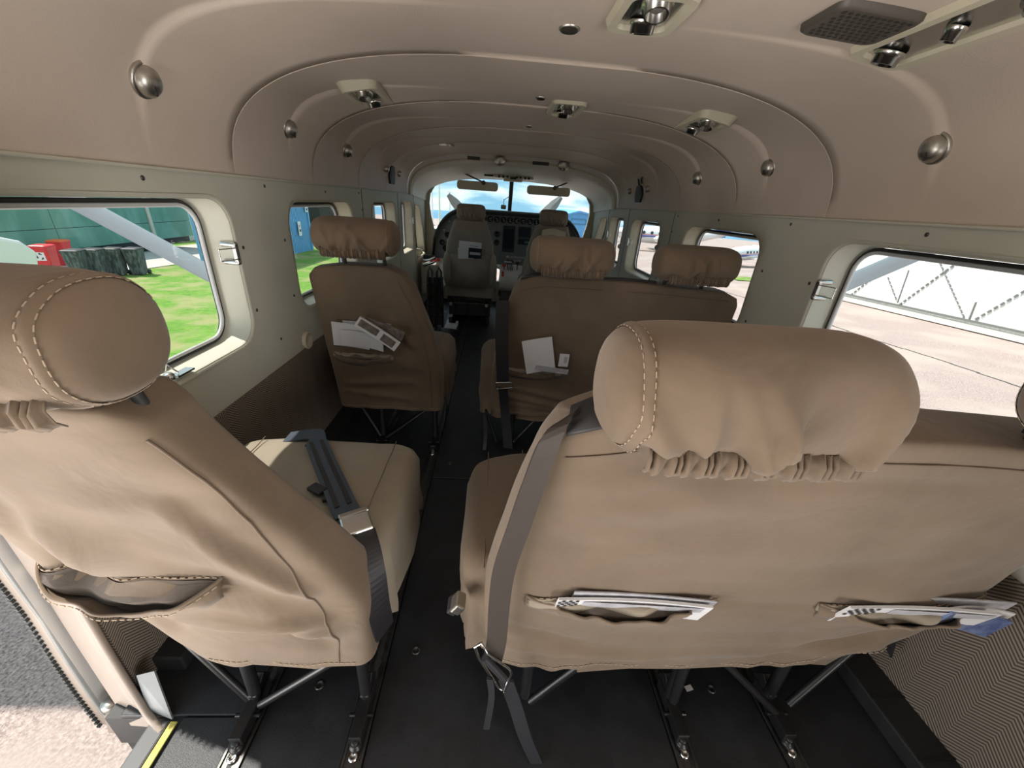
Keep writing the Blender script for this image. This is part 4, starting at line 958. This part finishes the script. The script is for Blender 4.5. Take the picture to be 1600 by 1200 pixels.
def text(body, loc, size, m_, parent, rx=90, shear=0., name='lettering', ext=.0006):
    cu = bpy.data.curves.new(name, 'FONT'); cu.body = body; cu.size = size; cu.extrude = ext; cu.align_x = 'CENTER'; cu.shear = shear
    tmp = bpy.data.objects.new(name+'_tmp', cu); C.objects.link(tmp); bpy.context.view_layer.update()
    me = bpy.data.meshes.new_from_object(tmp.evaluated_get(bpy.context.evaluated_depsgraph_get())); bpy.data.objects.remove(tmp)
    me.materials.clear(); me.materials.append(m_); o = bpy.data.objects.new(name, me); C.objects.link(o)
    R = Matrix.Translation(loc) @ Matrix.Rotation(math.radians(rx), 4, 'X') if not isinstance(rx, Matrix) else Matrix.Translation(loc) @ rx
    if parent: o.parent = parent; o.matrix_parent_inverse = parent.matrix_basis.inverted()
    o.matrix_basis = R; return o
# ------------------------------------------------------------------ pedestal
pd = empty('control_pedestal', (.05, 3.7, 0), 'grey control pedestal with bright throttle quadrant below the panel', 'pedestal')
MB().prism([(-.10, YP-.005, .40), (.20, YP-.005, .40), (.20, YP-.005, .485), (-.10, YP-.005, .485)], (0, .02, 0)).build('upper_plate', M['panel'], pd)
text('BLACKHAWK', (.078, YP-.007, .447), .028, M['paper'], pd, shear=.2)
text('Cessna 208B', (.070, YP-.007, .419), .022, M['paper'], pd, shear=.35)
MB().add([(-.022, YP-.007, .450), (-.002, YP-.007, .450), (.008, YP-.007, .466), (-.010, YP-.007, .466)], [(0, 1, 2, 3)]).build('emblem', M['paper'], pd)
r = []
for k in range(11):
    a = PI*.5*k/10; yy = YP-.02-.22*math.sin(a); zz = .18+.20*math.cos(a)
    r.append([(-.075, yy, zz), (.16, yy, zz)])
MB().grid(r).build('quadrant_cover', M['white'], pd, solid=.004)
MB().box((.04, 3.80, .12), (.20, .22, .24)).build('pedestal_body', M['grey'], pd, bevel=.01)
q = MB()
for x in (-.035, .012, .045): q.box((x, 3.78, .352), (.006, .16, .008), rx=-.6)
q.build('lever_slot', M['gasket'], pd)
for x, m_, h in ((-.035, 'red', .0), (.0, 'gasket', .04), (.03, 'gasket', .04), (.09, 'gasket', .03)):
    MB().tube([(x, 3.80, .34), (x, 3.77, .385+h)], .005, 6).box((x, 3.765, .395+h), (.036, .022, .022)).build('lever', M[m_] if m_ != 'red' else M['red'], pd, bevel=.003)
MB().box((.0, 3.755, .43), (.07, .02, .010)).build('lever_cap', M['white'], pd)
MB().box((-.045, 3.685, .33), (.022, .004, .05), rx=-.5).build('red_marking', M['red'], pd)
MB().lathe((.08, 3.655, .10), (1, 0, 0), [(.05, -.01), (.05, .01), (.03, .012), (0, .012)], 20).build('trim_wheel', M['gasket'], pd)
MB().box((-.06, 3.72, .15), (.03, .05, .05)).build('fuel_lever', M['gasket'], pd)
# left side console and crew door lower trim
o = MB().box((-.68, 3.68, .28), (.16, .40, .26)).build('side_console', M['wall'], bevel=.01); tag(o, 'grey side console left of the pilot seat', 'console')
MB().box((-.67, 3.60, .425), (.05, .05, .04)).box((-.63, 3.66, .42), (.03, .02, .03)).build('red_switch_guard', M['red'], o, bevel=.004)
# folded steps / ladder stowed behind pilot door
ld = empty('folding_ladder', (-.58, 2.95, 0), 'folded black ladder with bright hooked top standing left of the pilot seat', 'ladder')
for dx in (0, .065):
    MB().tube([(-.615+dx, 2.90, .02), (-.605+dx, 2.92, .44), (-.595+dx, 2.93, .47), (-.575+dx, 2.93, .44), (-.570+dx, 2.93, .02)], .008, 8).build('side_rail', M['track'] if dx == 0 else M['black'], ld)
for z in (.10, .18, .26, .34): MB().box((-.56, 2.92, z), (.11, .03, .012)).build('rung', M['black'], ld)
MB().tube([(-.63, 2.90, .485), (-.59, 2.88, .50), (-.55, 2.88, .515)], .010, 8).tube([(-.63, 2.90, .515), (-.585, 2.88, .525), (-.545, 2.88, .545)], .010, 8).build('hooked_top', M['chrome'], ld)
MB().box((-.60, 2.95, .535), (.08, .03, .03)).box((-.56, 2.95, .22), (.12, .05, .36)).build('ladder_body', M['blackm'], ld, bevel=.006)
o = MB().box((-.776, 2.88, .22), (.014, .10, .22)).build('placard_pouch', M['grey']); tag(o, 'clear document pouch on the wall behind the folded ladder', 'pouch')
MB().box((-.768, 2.86, .24), (.003, .06, .10)).build('placard', M['paper'], o)
# cup ring on the left wall
o = MB().lathe((-.788, 1.36, .432), (1, 0, 0), [(.031, -.01), (.031, .008), (.028, .011), (.023, .008), (.022, .002), (0, .002)], 28).build('ring_holder', M['cream']); tag(o, 'round cream ring socket on the left wall above the carpet', 'socket')
# small wire pull on the near left window sill
o = MB().tube([(-.835, .81, .545), (-.82, .80, .565), (-.815, .79, .575), (-.80, .79, .560), (-.80, .80, .548)], .0018, 6).lathe((-.80, .775, .547), (0, 0, 1), [(.010, -.004), (.010, .006), (.006, .010), (0, .010)], 12).box((-.80, .81, .543), (.02, .05, .004))
tag(o.build('window_catch', M['chrome']), 'small wire catch on the sill of the near left window', 'catch')
# ------------------------------------------------------------------ OUTSIDE
def gp(x, y, dz=0.): return Vector((x, y, gz(y)+dz))
def gplane(name, x0, x1, y0, y1, m_, dz=0., kind='structure'):
    V = [gp(x0, y0, dz), gp(x1, y0, dz), gp(x1, y1, dz), gp(x0, y1, dz)]
    o = MB().add(V, [(0, 1, 2, 3)]).build(name, m_); o['kind'] = kind; return o
gplane('ground', -60, 120, -25, 260, M['asphalt'])
gb = ground_at(230, 432)
gr = MB().add([gp(-60, 3.4, .02), gp(-3.9, 3.4, .02), gp(-3.9, 60, .02), gp(-60, 60, .02)], [(0, 1, 2, 3)]).build('ground_lawn', M['grass']); gr['kind'] = 'structure'
gplane('ground_path', -14.6, -10.7, 6.0, 20.5, M['apron'], .035)
gplane('ground_strip', 13.6, 14.75, -5, 19, M['apron'], .03)
gplane('ground_grass_patch', 12.2, 16.5, 19.6, 21.6, M['grass'], .03)
ck = MB(); yy = -4.
while yy < 16:
    ck.box((9.2+.05*math.sin(yy*2), yy+.25, gz(yy+.25)+.004), (.035, .5, .006), rx=math.atan(TILT)); yy += .5
ck.build('ground_crack', M['gasket']); bpy.data.objects['ground_crack']['kind'] = 'structure'
# wheelie bins
def bin_(px, py, rz, m_, lid, label, sticker=False, cat='bin', group='wheelie bins on the path'):
    p = ground_at(px, py); s = empty('wheelie_bin', p, label, cat, group)
    R = Matrix.Rotation(rz, 3, 'Z')
    def T(x, y, z): return p + R @ (Vector((x*.84, y*.84, z))*.70)
    b = MB(); rows = []
    for z, k in ((.06, .78), (.10, .80), (.90, 1.0), (.96, 1.06), (1.0, 1.06)): rows.append([T(a*k, c_*k, z) for a, c_ in rrect(-.29, .29, -.34, .34, .06, 4)])
    b.grid(rows, True, False); b.add(rows[0], [tuple(range(len(rows[0])))]); b.build('bin_body', M[m_], s)
    l = MB(); lp = rrect(-.31, .31, -.36, .36, .06, 4)
    l.grid([[T(a, c_, 1.0) for a, c_ in lp], [T(a, c_, 1.03) for a, c_ in lp], [T(a*.8, c_*.8, 1.06) for a, c_ in lp]], True, False); l.add([T(a*.8, c_*.8, 1.06) for a, c_ in lp], [tuple(range(len(lp)))])
    l.build('bin_lid', M[lid], s)
    for dx in (-.26, .26): MB().lathe(T(dx, .30, .1), R @ Vector((1, 0, 0)), [(.0, -.02), (.075, -.02), (.075, .02), (0, .02)], 16).build('wheel', M['gasket'], s)
    MB().tube([T(-.22, .37, .98), T(-.22, .42, 1.0), T(.22, .42, 1.0), T(.22, .37, .98)], .015, 6).build('bin_handle', M[m_], s)
    if sticker:
        f = lambda u, v: T(u, -.325-.03*(v-.55), v)
        st = MB().add([f(-.17, .52), f(.17, .52), f(.17, .82), f(-.17, .82)], [(0, 1, 2, 3)]).build('sticker', M['white'], s)
        MB().add([f(-.17, .86), f(.17, .86), f(.17, .92), f(-.17, .92)], [(0, 1, 2, 3)]).build('sticker_strip', M['white'], s)
        q = MB()
        for k in range(3):
            a0 = math.radians(90+120*k); c_ = lambda a, r: T(r*math.cos(a), -.335-.03*(.12+r*math.sin(a)), .67+r*math.sin(a))
            q.add([c_(a0-.85, .085), c_(a0-.85, .12), c_(a0-.2, .125), c_(a0-.2, .08)], [(0, 1, 2, 3)]); q.add([c_(a0-.2, .06), c_(a0-.2, .145), c_(a0+.25, .10)], [(0, 1, 2)])
        q.build('recycling_arrows', M['gasket'], st)
    return s
bin_(83, 428, .30, 'red', 'red', 'red wheelie bin with a recycling sticker at the left of the row', True)
bin_(106, 416, .30, 'red', 'orange', 'bin with an orange lid standing behind the red one')
bin_(132, 437, .30, 'bin', 'gasket', 'weathered dark bin immediately right of the red one')
bin_(160, 434, .30, 'bin', 'gasket', 'dark bin second to the right of the red one')
bin_(189, 431, .30, 'bin', 'gasket', 'dark greenish bin third to the right of the red one')
bin_(220, 430, .30, 'bin', 'gasket', 'scuffed dark bin at the right end of the row')
# green trailer
tx = -13.6
ty0, ty1 = 9.0, at(295, 340, 0, tx).y; zb = at(300, 368, 0, tx).z
tl = empty('green_trailer', (tx-1.2, 14, gz(14)), 'long faded green trailer parked behind the bins', 'trailer')
for k in range(4): 
    for a, b in ((ty0, 13.2), (13.22, 16.7), (16.9, ty1)):
        MB().box((tx-1.2, (a+b)/2, zb+.30+.62*k), (2.4, b-a, .605)).build('side_board', M['green'], tl)
MB().box((tx+.01, 16.8, zb+1.2), (.06, .14, 2.5)).build('trailer_post', M['cream'], tl)
MB().box((tx-1.2, (ty0+ty1)/2, zb-.12), (2.2, ty1-ty0-.3, .22)).build('chassis', M['blackm'], tl)
MB().box((tx-.1, 10.9, zb-.35), (.1, 3.2, .7)).build('side_board', M['green'], tl)
for y_ in (12.9, 14.0, 15.1): MB().lathe((tx-.3, y_, gz(y_)+.42), (1, 0, 0), [(0, -.14), (.42, -.14), (.42, .14), (.2, .15), (0, .10)], 20).build('wheel', M['gasket'], tl)
MB().box((tx-.2, 14.0, zb-.5), (.3, 3.4, .55)).build('wheel_guard', M['blackm'], tl)
for y_ in (17.3, 18.3): MB().box((tx+.02, y_, zb+1.5), (.03, .25, .08)).build('latch', M['gasket'], tl)
# low cream wall and frame
lw = MB().box((tx-2.5, 20, gz(20)+.7), (.2, 9, 1.5)).build('boundary_wall', M['white']); tag(lw, 'low white wall seen under the trailer', 'wall')
bfm = empty('steel_trestle', (-12.3, 19.8, gz(19.8)), 'blue steel frame leaning beside the end of the trailer', 'frame')
for a, b in (((-12.6, 18.9, 0), (-12.9, 18.6, 3.2)), ((-12.2, 19.8, 0), (-12.5, 19.5, 3.2)), ((-12.6, 18.9, 1.2), (-12.2, 19.8, 2.2))):
    MB().tube([gp(a[0], a[1], a[2]), gp(b[0], b[1], b[2])], .06, 8).build('bar', M['bluem'], bfm)
# white van at the left edge
vp = gp(-9.0, 7.4); vn = empty('white_van', vp, 'white van partly visible at the left edge of the near left window', 'van')
prof = [(-4.2, .35), (1.0, .35), (1.15, .9), (.95, 1.12), (.25, 1.35), (-.35, 2.15), (-.6, 2.2), (-4.2, 2.2)]
MB().prism([vp+Vector((-2.0, a-.2, b)) for a, b in prof], (1.85, 0, 0)).build('van_body', M['white'], vn, bevel=.06)
wn_ = [(-.95, 1.30), (.10, 1.30), (-.42, 2.02), (-.95, 2.02)]
MB().prism([vp+Vector((-.16, a-.2, b)) for a, b in wn_], (.02, 0, 0)).build('side_window', M['screen'], vn)
MB().prism([vp+Vector((-.16, a-.2, b)) for a, b in [(-2.6, 1.3), (-1.05, 1.3), (-1.05, 2.02), (-2.6, 2.02)]], (.02, 0, 0)).build('side_window', M['screen'], vn)
for y_ in (.45, -3.0): MB().lathe(vp+Vector((-.12, y_-.2, .35)), (1, 0, 0), [(0, -.2), (.35, -.2), (.35, .0), (.2, .02), (0, .0)], 20).build('wheel', M['gasket'], vn)
MB().box(vp+Vector((-.12, -.9, 1.15)), (.03, .16, .04)).build('door_handle', M['gasket'], vn)
# blue container with signs, dark shed next to it
c0 = ground_at(440, 402); c1 = ground_at(487, 391)
bc = empty('blue_container', (c0+c1)/2, 'tall blue metal building end with two white signs, seen through the second left window', 'building')
d_ = (c1-c0); L_ = d_.length; d_.normalize(); ang = math.atan2(d_.y, d_.x)
q = MB(); n_ = int((L_+.0)/.16)
for k in range(-28, n_): q.box(c0+d_*(.16*k+.08)+Vector((0, 0, 1.8)), (.10, .08, 3.8), rz=ang)
q.box(c0+d_*(L_/2-2.3)+Vector((-.35, .1, 1.8)), (L_+4.6, .5, 3.78), rz=ang); q.build('corrugated_side', M['bluem'], bc)
MB().box(c1+Vector((0, 0, 1.8)), (.18, .18, 3.85), rz=ang).build('corner_post', M['bluem'], bc)
nrm = Vector((d_.y, -d_.x, 0))
for px, py, w_, h_ in ((464, 357, .30, .62), (474, 324, .30, .40)):
    p_ = at(px, py, 1, (c0.y+c1.y)/2)
    # project to facade plane
    dirv = (p_-CAM); t = (c0-CAM).dot(nrm)/dirv.dot(nrm); p_ = CAM+dirv*t + nrm*.12
    sg = MB().box(p_, (w_, .02, h_), rz=ang).build('sign', M['white'], bc)
    MB().lathe(p_+nrm*.02+Vector((0, 0, .12)), nrm, [(.07, 0), (0, .003)], 3).build('sign_symbol', M['red'], sg)
    MB().box(p_+nrm*.02+Vector((0, 0, -.08)), (.14, .012, .10), rz=ang).build('sign_symbol', M['gasket'], sg)
MB().box((-12.3, 28.0, 1.0), (7.5, 3., 7.0)).build('dark_shed', M['blackm'])
tag(bpy.data.objects['dark_shed'], 'dark shed beyond the blue building, seen above the second row headrest', 'shed')
# white hangar on the right
hx = 14.75
hg_ = empty('white_hangar', (hx, 8, gz(8)), 'white sheet metal hangar wall with dashed cross bracing beyond the right windows', 'hangar')
y_ = -3.
k = 0
while y_ < 18.5:
    MB().box((hx+.06, y_+.45, 1.5), (.10, .892, 7.0)).build('wall_sheet', M['hangar'], hg_); y_ += .9; k += 1
ft = MB(); 
for a in range(43):
    yy = -3+.5*a; ft.box((hx-.03, yy+.25, gz(yy+.25)+.14), (.06, .5, .06), rx=math.atan(TILT))
ft.build('base_rail', M['grey'], hg_)
def dashes(p0, p1, w_=.05, n_=None, solid=False):
    a = at(*p0, 0, hx-.02); b = at(*p1, 0, hx-.02); L = (b-a).length; n = n_ or int(L/.16); q = MB(); u = (b-a).normalized()
    an = math.atan2(u.z, u.y)
    for i in range(n):
        c = a+u*(L*(i+.5)/n); q.box(c, (.03, L/n*(.98 if solid else .6), w_), rx=an)
    q.build('cross_brace', M['grey'], hg_, kind=None if solid else 'stuff')
dashes((1500, 407), (1404, 477)); dashes((1466, 404), (1507, 497), .03); dashes((1640, 432), (1522, 500)); dashes((1387, 432), (1401, 469), .03); dashes((1375, 425), (1328, 462)); dashes((1420, 422), (1402, 473), .02, None, True); dashes((1525, 472), (1513, 502), .03, None, True)
# parked aircraft on the right
def plane(p, rz, sc, label, stripe='bluem', name='parked_aircraft'):
    s = empty(name, p, label, 'aircraft', 'parked aircraft on the apron'); R = Matrix.Rotation(rz, 3, 'Z')
    def T(x, y, z): return p + R @ (Vector((x, y, z))*sc)
    prof = [(-5.6, .03, 1.75), (-5.0, .35, 1.6), (-3.5, .72, 1.55), (-1.0, .85, 1.6), (1.5, .80, 1.6), (4, .50, 1.8), (6.2, .16, 2.1), (6.6, .02, 2.15)]
    rows = [[T(x, r*math.cos(a*PI/12), zc+r*math.sin(a*PI/12)) for a in range(24)] for x, r, zc in prof]
    MB().grid(rows, True).build('fuselage', M['white'], s)
    for side in (-1, 1):
        for (z0, z1, m_) in ((1.30, 1.50, stripe), (1.55, 1.60, 'red')):
            rr = []
            for x, r, zc in prof[1:-1]:
                f = lambda z: side*math.sqrt(max(.0001, (r*1.01)**2-min(r*.98, abs(z-zc))**2))
                rr.append([T(x, f(z0), z0+(zc-1.55)), T(x, f((z0+z1)/2), (z0+z1)/2+(zc-1.55)), T(x, f(z1), z1+(zc-1.55))])
            MB().grid(rr).build('stripe', M[m_], s)
        for x in (-2.2, -1.4, -.6, .2, 1.0): MB().lathe(T(x, side*.80, 1.80), R @ Vector((0, side, .25)), [(.15*sc, 0), (.15*sc, .03), (0, .04)], 14).build('cabin_window', M['screen'], s)
        MB().add([T(-.8, side*.6, 1.0), T(1.0, side*.6, 1.0), T(.6, side*7.5, 1.35), T(-.5, side*7.5, 1.35), T(-.8, side*.6, 1.18), T(1.0, side*.6, 1.12), T(.6, side*7.5, 1.42), T(-.5, side*7.5, 1.42)], [(0, 1, 2, 3), (4, 5, 6, 7), (0, 1, 5, 4), (1, 2, 6, 5), (2, 3, 7, 6), (3, 0, 4, 7)]).build('wing', M['white'], s)
        MB().lathe(T(-1.6, side*2.4, 1.35), R @ Vector((1, 0, 0)), [(0, 0), (.3*sc, .3*sc), (.36*sc, 1.4*sc), (.1*sc, 2.6*sc), (0, 2.7*sc)], 14).build('engine', M['white'], s)
        MB().tube([T(.1, side*1.6, 1.0), T(.1, side*1.6, .3)], .05*sc, 6).lathe(T(.1, side*1.6, .28), R @ Vector((0, 1, 0)), [(0, -.08), (.28*sc, -.08), (.28*sc, .08), (0, .08)], 14).build('main_wheel', M['gasket'], s)
        MB().add([T(5.2, side*.1, 2.1), T(6.4, side*.1, 2.1), T(6.5, side*2.4, 2.2), T(5.9, side*2.4, 2.2)], [(0, 1, 2, 3)]).build('tailplane', M['white'], s, solid=.06)
    MB().add([T(4.6, 0, 2.0), T(6.5, 0, 2.1), T(7.2, 0, 3.8), T(6.2, 0, 3.8)], [(0, 1, 2, 3)]).build('fin', M[stripe], s, solid=.08)
    MB().tube([T(-4.2, 0, 1.2), T(-4.2, 0, .3)], .05*sc, 6).lathe(T(-4.2, 0, .24), R @ Vector((0, 1, 0)), [(0, -.07), (.24*sc, -.07), (.24*sc, .07), (0, .07)], 14).build('nose_wheel', M['gasket'], s)
M['navy'] = mat('navy_stripe_paint', (.035, .07, .36), .35)
plane(gp(17.0, 42, 0), -.1, 1.0, 'white parked aircraft with blue and red stripe seen through the third right window', 'navy')
plane(gp(18.6, 29.5, 0), .6, .6, 'white parked aircraft with a dark blue fin seen through the second right window', 'navy')
# blue gabled hangar ahead
Y_ = 62.
zt = at(905, 332, 1, Y_).z; zl_ = at(872, 343, 1, Y_); zr_ = at(948, 344, 1, Y_)
bh = empty('blue_hangar', (12, Y_, gz(Y_)), 'blue gabled hangar ahead through the right of the windscreen', 'hangar')
xl, xr, xm = zl_.x, zr_.x+1.0, at(905, 332, 1, Y_).x; zs = (zl_.z+zr_.z)/2
MB().prism([(xl, Y_, gz(Y_)-.5), (xr, Y_, gz(Y_)-.5), (xr, Y_, zs), (xm, Y_, zt), (xl, Y_, zs)], (0, 20, 0)).build('hangar_hall', M['bluem'], bh)
for a, b in (((xl-.2, zs), (xm, zt)), ((xm, zt), (xr+.2, zs))): MB().prism([(a[0], Y_-.4, a[1]), (b[0], Y_-.4, b[1]), (b[0], Y_-.4, b[1]+.25), (a[0], Y_-.4, a[1]+.25)], (0, 21, 0)).build('roof_sheet', M['bluem'], bh)
e0 = at(893, 342, 1, Y_-.1); e1 = at(915, 351, 1, Y_-.1)
q = MB()
for a, b in (((e0.x, e0.z), (e1.x, e0.z)), ((e0.x, e1.z), (e1.x, e1.z)), ((e0.x, e0.z), (e0.x, e1.z)), ((e1.x, e0.z), (e1.x, e1.z))): q.tube([(a[0], Y_-.1, a[1]), (b[0], Y_-.1, b[1])], .06, 6)
q.build('door_frame', M['hills'], bh)
# hills
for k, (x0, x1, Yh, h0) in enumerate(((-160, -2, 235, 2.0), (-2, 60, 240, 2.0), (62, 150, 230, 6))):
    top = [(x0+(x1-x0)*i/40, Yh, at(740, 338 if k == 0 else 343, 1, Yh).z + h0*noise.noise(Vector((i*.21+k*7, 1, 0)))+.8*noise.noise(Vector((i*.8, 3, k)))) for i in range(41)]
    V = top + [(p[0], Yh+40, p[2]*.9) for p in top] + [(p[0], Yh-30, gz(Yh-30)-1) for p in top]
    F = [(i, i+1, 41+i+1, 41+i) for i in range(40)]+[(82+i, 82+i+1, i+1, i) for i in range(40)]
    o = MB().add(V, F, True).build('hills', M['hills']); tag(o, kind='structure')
for px_, y_, h_ in ((687, 60, 8.), (676, 75, 7.), (703, 80, 6.)):
    b_ = at(px_, 350, 1, y_); o = MB().tube([(b_.x, y_, gz(y_)), (b_.x, y_, gz(y_)+h_)], [.16, .08], 8).box((b_.x, y_, gz(y_)+h_), (.9, .1, .1)).build('light_pole', M['white'])
    tag(o, {687: 'tallest', 676: 'leftmost', 703: 'rightmost'}[px_]+' pale pole beyond the left side of the windscreen', 'pole')
# clutter seen low through the left crew window
for k, (px_, py_, m_, lb_) in enumerate(((655, 384, 'white', 'white car parked beyond the left crew window'), (661, 368, 'maroon', 'dark red car parked behind the white one'), (676, 392, 'white', 'white car in front of the windscreen corner'))):
    p_ = ground_at(px_, py_); o = empty('parked_car', p_, lb_, 'car', 'cars parked beyond the flight deck')
    pr = [(-2.1, .3), (2.1, .3), (2.1, .8), (1.2, .95), (.6, 1.4), (-1.2, 1.4), (-1.9, .95), (-2.1, .9)]
    MB().prism([p_+Vector((a, -.8, b)) for a, b in pr], (0, 1.6, 0)).build('car_body', M[m_], o, bevel=.05)
    MB().prism([p_+Vector((a, -.82, b)) for a, b in [(-1.2, .95), (.95, .95), (.5, 1.33), (-1.0, 1.33)]], (0, 1.64, 0)).build('car_window', M['screen'], o)
    for dx in (-1.3, 1.3): MB().lathe(p_+Vector((dx, -.83, .32)), (0, 1, 0), [(0, 0), (.32, 0), (.32, .2), (0, .2)], 16).build('wheel', M['gasket'], o)
# wing, struts, nose and propeller of this aircraft
wg = empty('main_wing', (0, 2.1, 1.5), kind='structure'); wg.name = 'trim_7'
af = [(1.48, 1.50), (1.7, 1.47), (2.1, 1.44), (2.7, 1.44), (2.95, 1.50), (3.0, 1.56), (2.9, 1.64), (2.4, 1.70), (1.9, 1.63), (1.48, 1.52)]
MB().prism([(-7.9, a, b+.18) for a, b in af], (7.1, 0, -.0)).build('wing_panel', M['white'], wg); MB().prism([(.8, a, b) for a, b in af], (7.1, 0, .18)).build('wing_panel', M['white'], wg)
for s, lb_ in ((-1, 'left'), (1, 'right')):
    a, b = Vector((s*.95, 2.60, -.16)), Vector((s*3.9, 2.6, 1.50)); u = (b-a).normalized(); nn = Vector((-u.z*1, 0, u.x)) if s > 0 else Vector((u.z, 0, -u.x))
    if nn.z < 0: nn = -nn
    sec = [(-.10, 0), (-.06, .024), (.02, .032), (.08, .018), (.10, 0), (.08, -.018), (.02, -.032), (-.06, -.024)]
    rows = [[p_+Vector((0, yy, 0))+nn*zz for yy, zz in sec] for p_ in (a, b)]
    st = MB().grid(rows, True); st.add(rows[0], [tuple(range(8))]).add(rows[1], [tuple(range(8))]); st = st.build('wing_strut', M['strutw'])
    tag(st, '%s wing strut slanting up across the near %s window' % (lb_, lb_), 'strut', 'wing struts')
nz_ = MB(); rows = []
for yy, hw, zt_ in ((4.75, .62, .66), (5.2, .55, .56), (5.8, .40, .42), (6.1, .22, .28)): rows.append([(hw*spow(math.cos(a*PI/10), .8), yy, -.3+(zt_+.3)*spow(math.sin(a*PI/10), .8)) for a in range(11)])
nz_ = nz_.grid(rows).build('trim_8', M['white']); tag(nz_, kind='structure')
pr = empty('propeller', (0, 6.2, .2), 'grey propeller blades showing above the glareshield on both sides', 'propeller')
MB().lathe((0, 6.05, .2), (0, 1, 0), [(.20, 0), (.20, .1), (.12, .3), (0, .42)], 20).build('spinner', M['chrome'], pr)
hub = Vector((0, 6.2, .15))
tl_ = at(700, 304, 1, 6.2); tr_ = at(877, 308, 1, 6.2)
for tip in (tl_, tr_, Vector((0, 6.2, -1.0))):
    u = (tip-hub).normalized(); sdv = u.cross(Vector((0, 1, 0))).normalized(); L = (tip-hub).length; rows = []
    for k in range(9):
        t = .12+.88*k/8; w_ = .035+.055*math.sin(PI*min(1, t*.9)) if k < 8 else .03; tw = .9-.6*t
        c_ = hub+u*L*t; a_ = sdv*math.cos(tw)+Vector((0, 1, 0))*math.sin(tw); b_ = a_.cross(u)*.012
        rows.append([c_-a_*w_, c_-b_, c_+a_*w_, c_+b_])
    MB().grid(rows, True, False).add(rows[-1], [(0, 1, 2, 3)]).build('blade', M['grey'], pr)
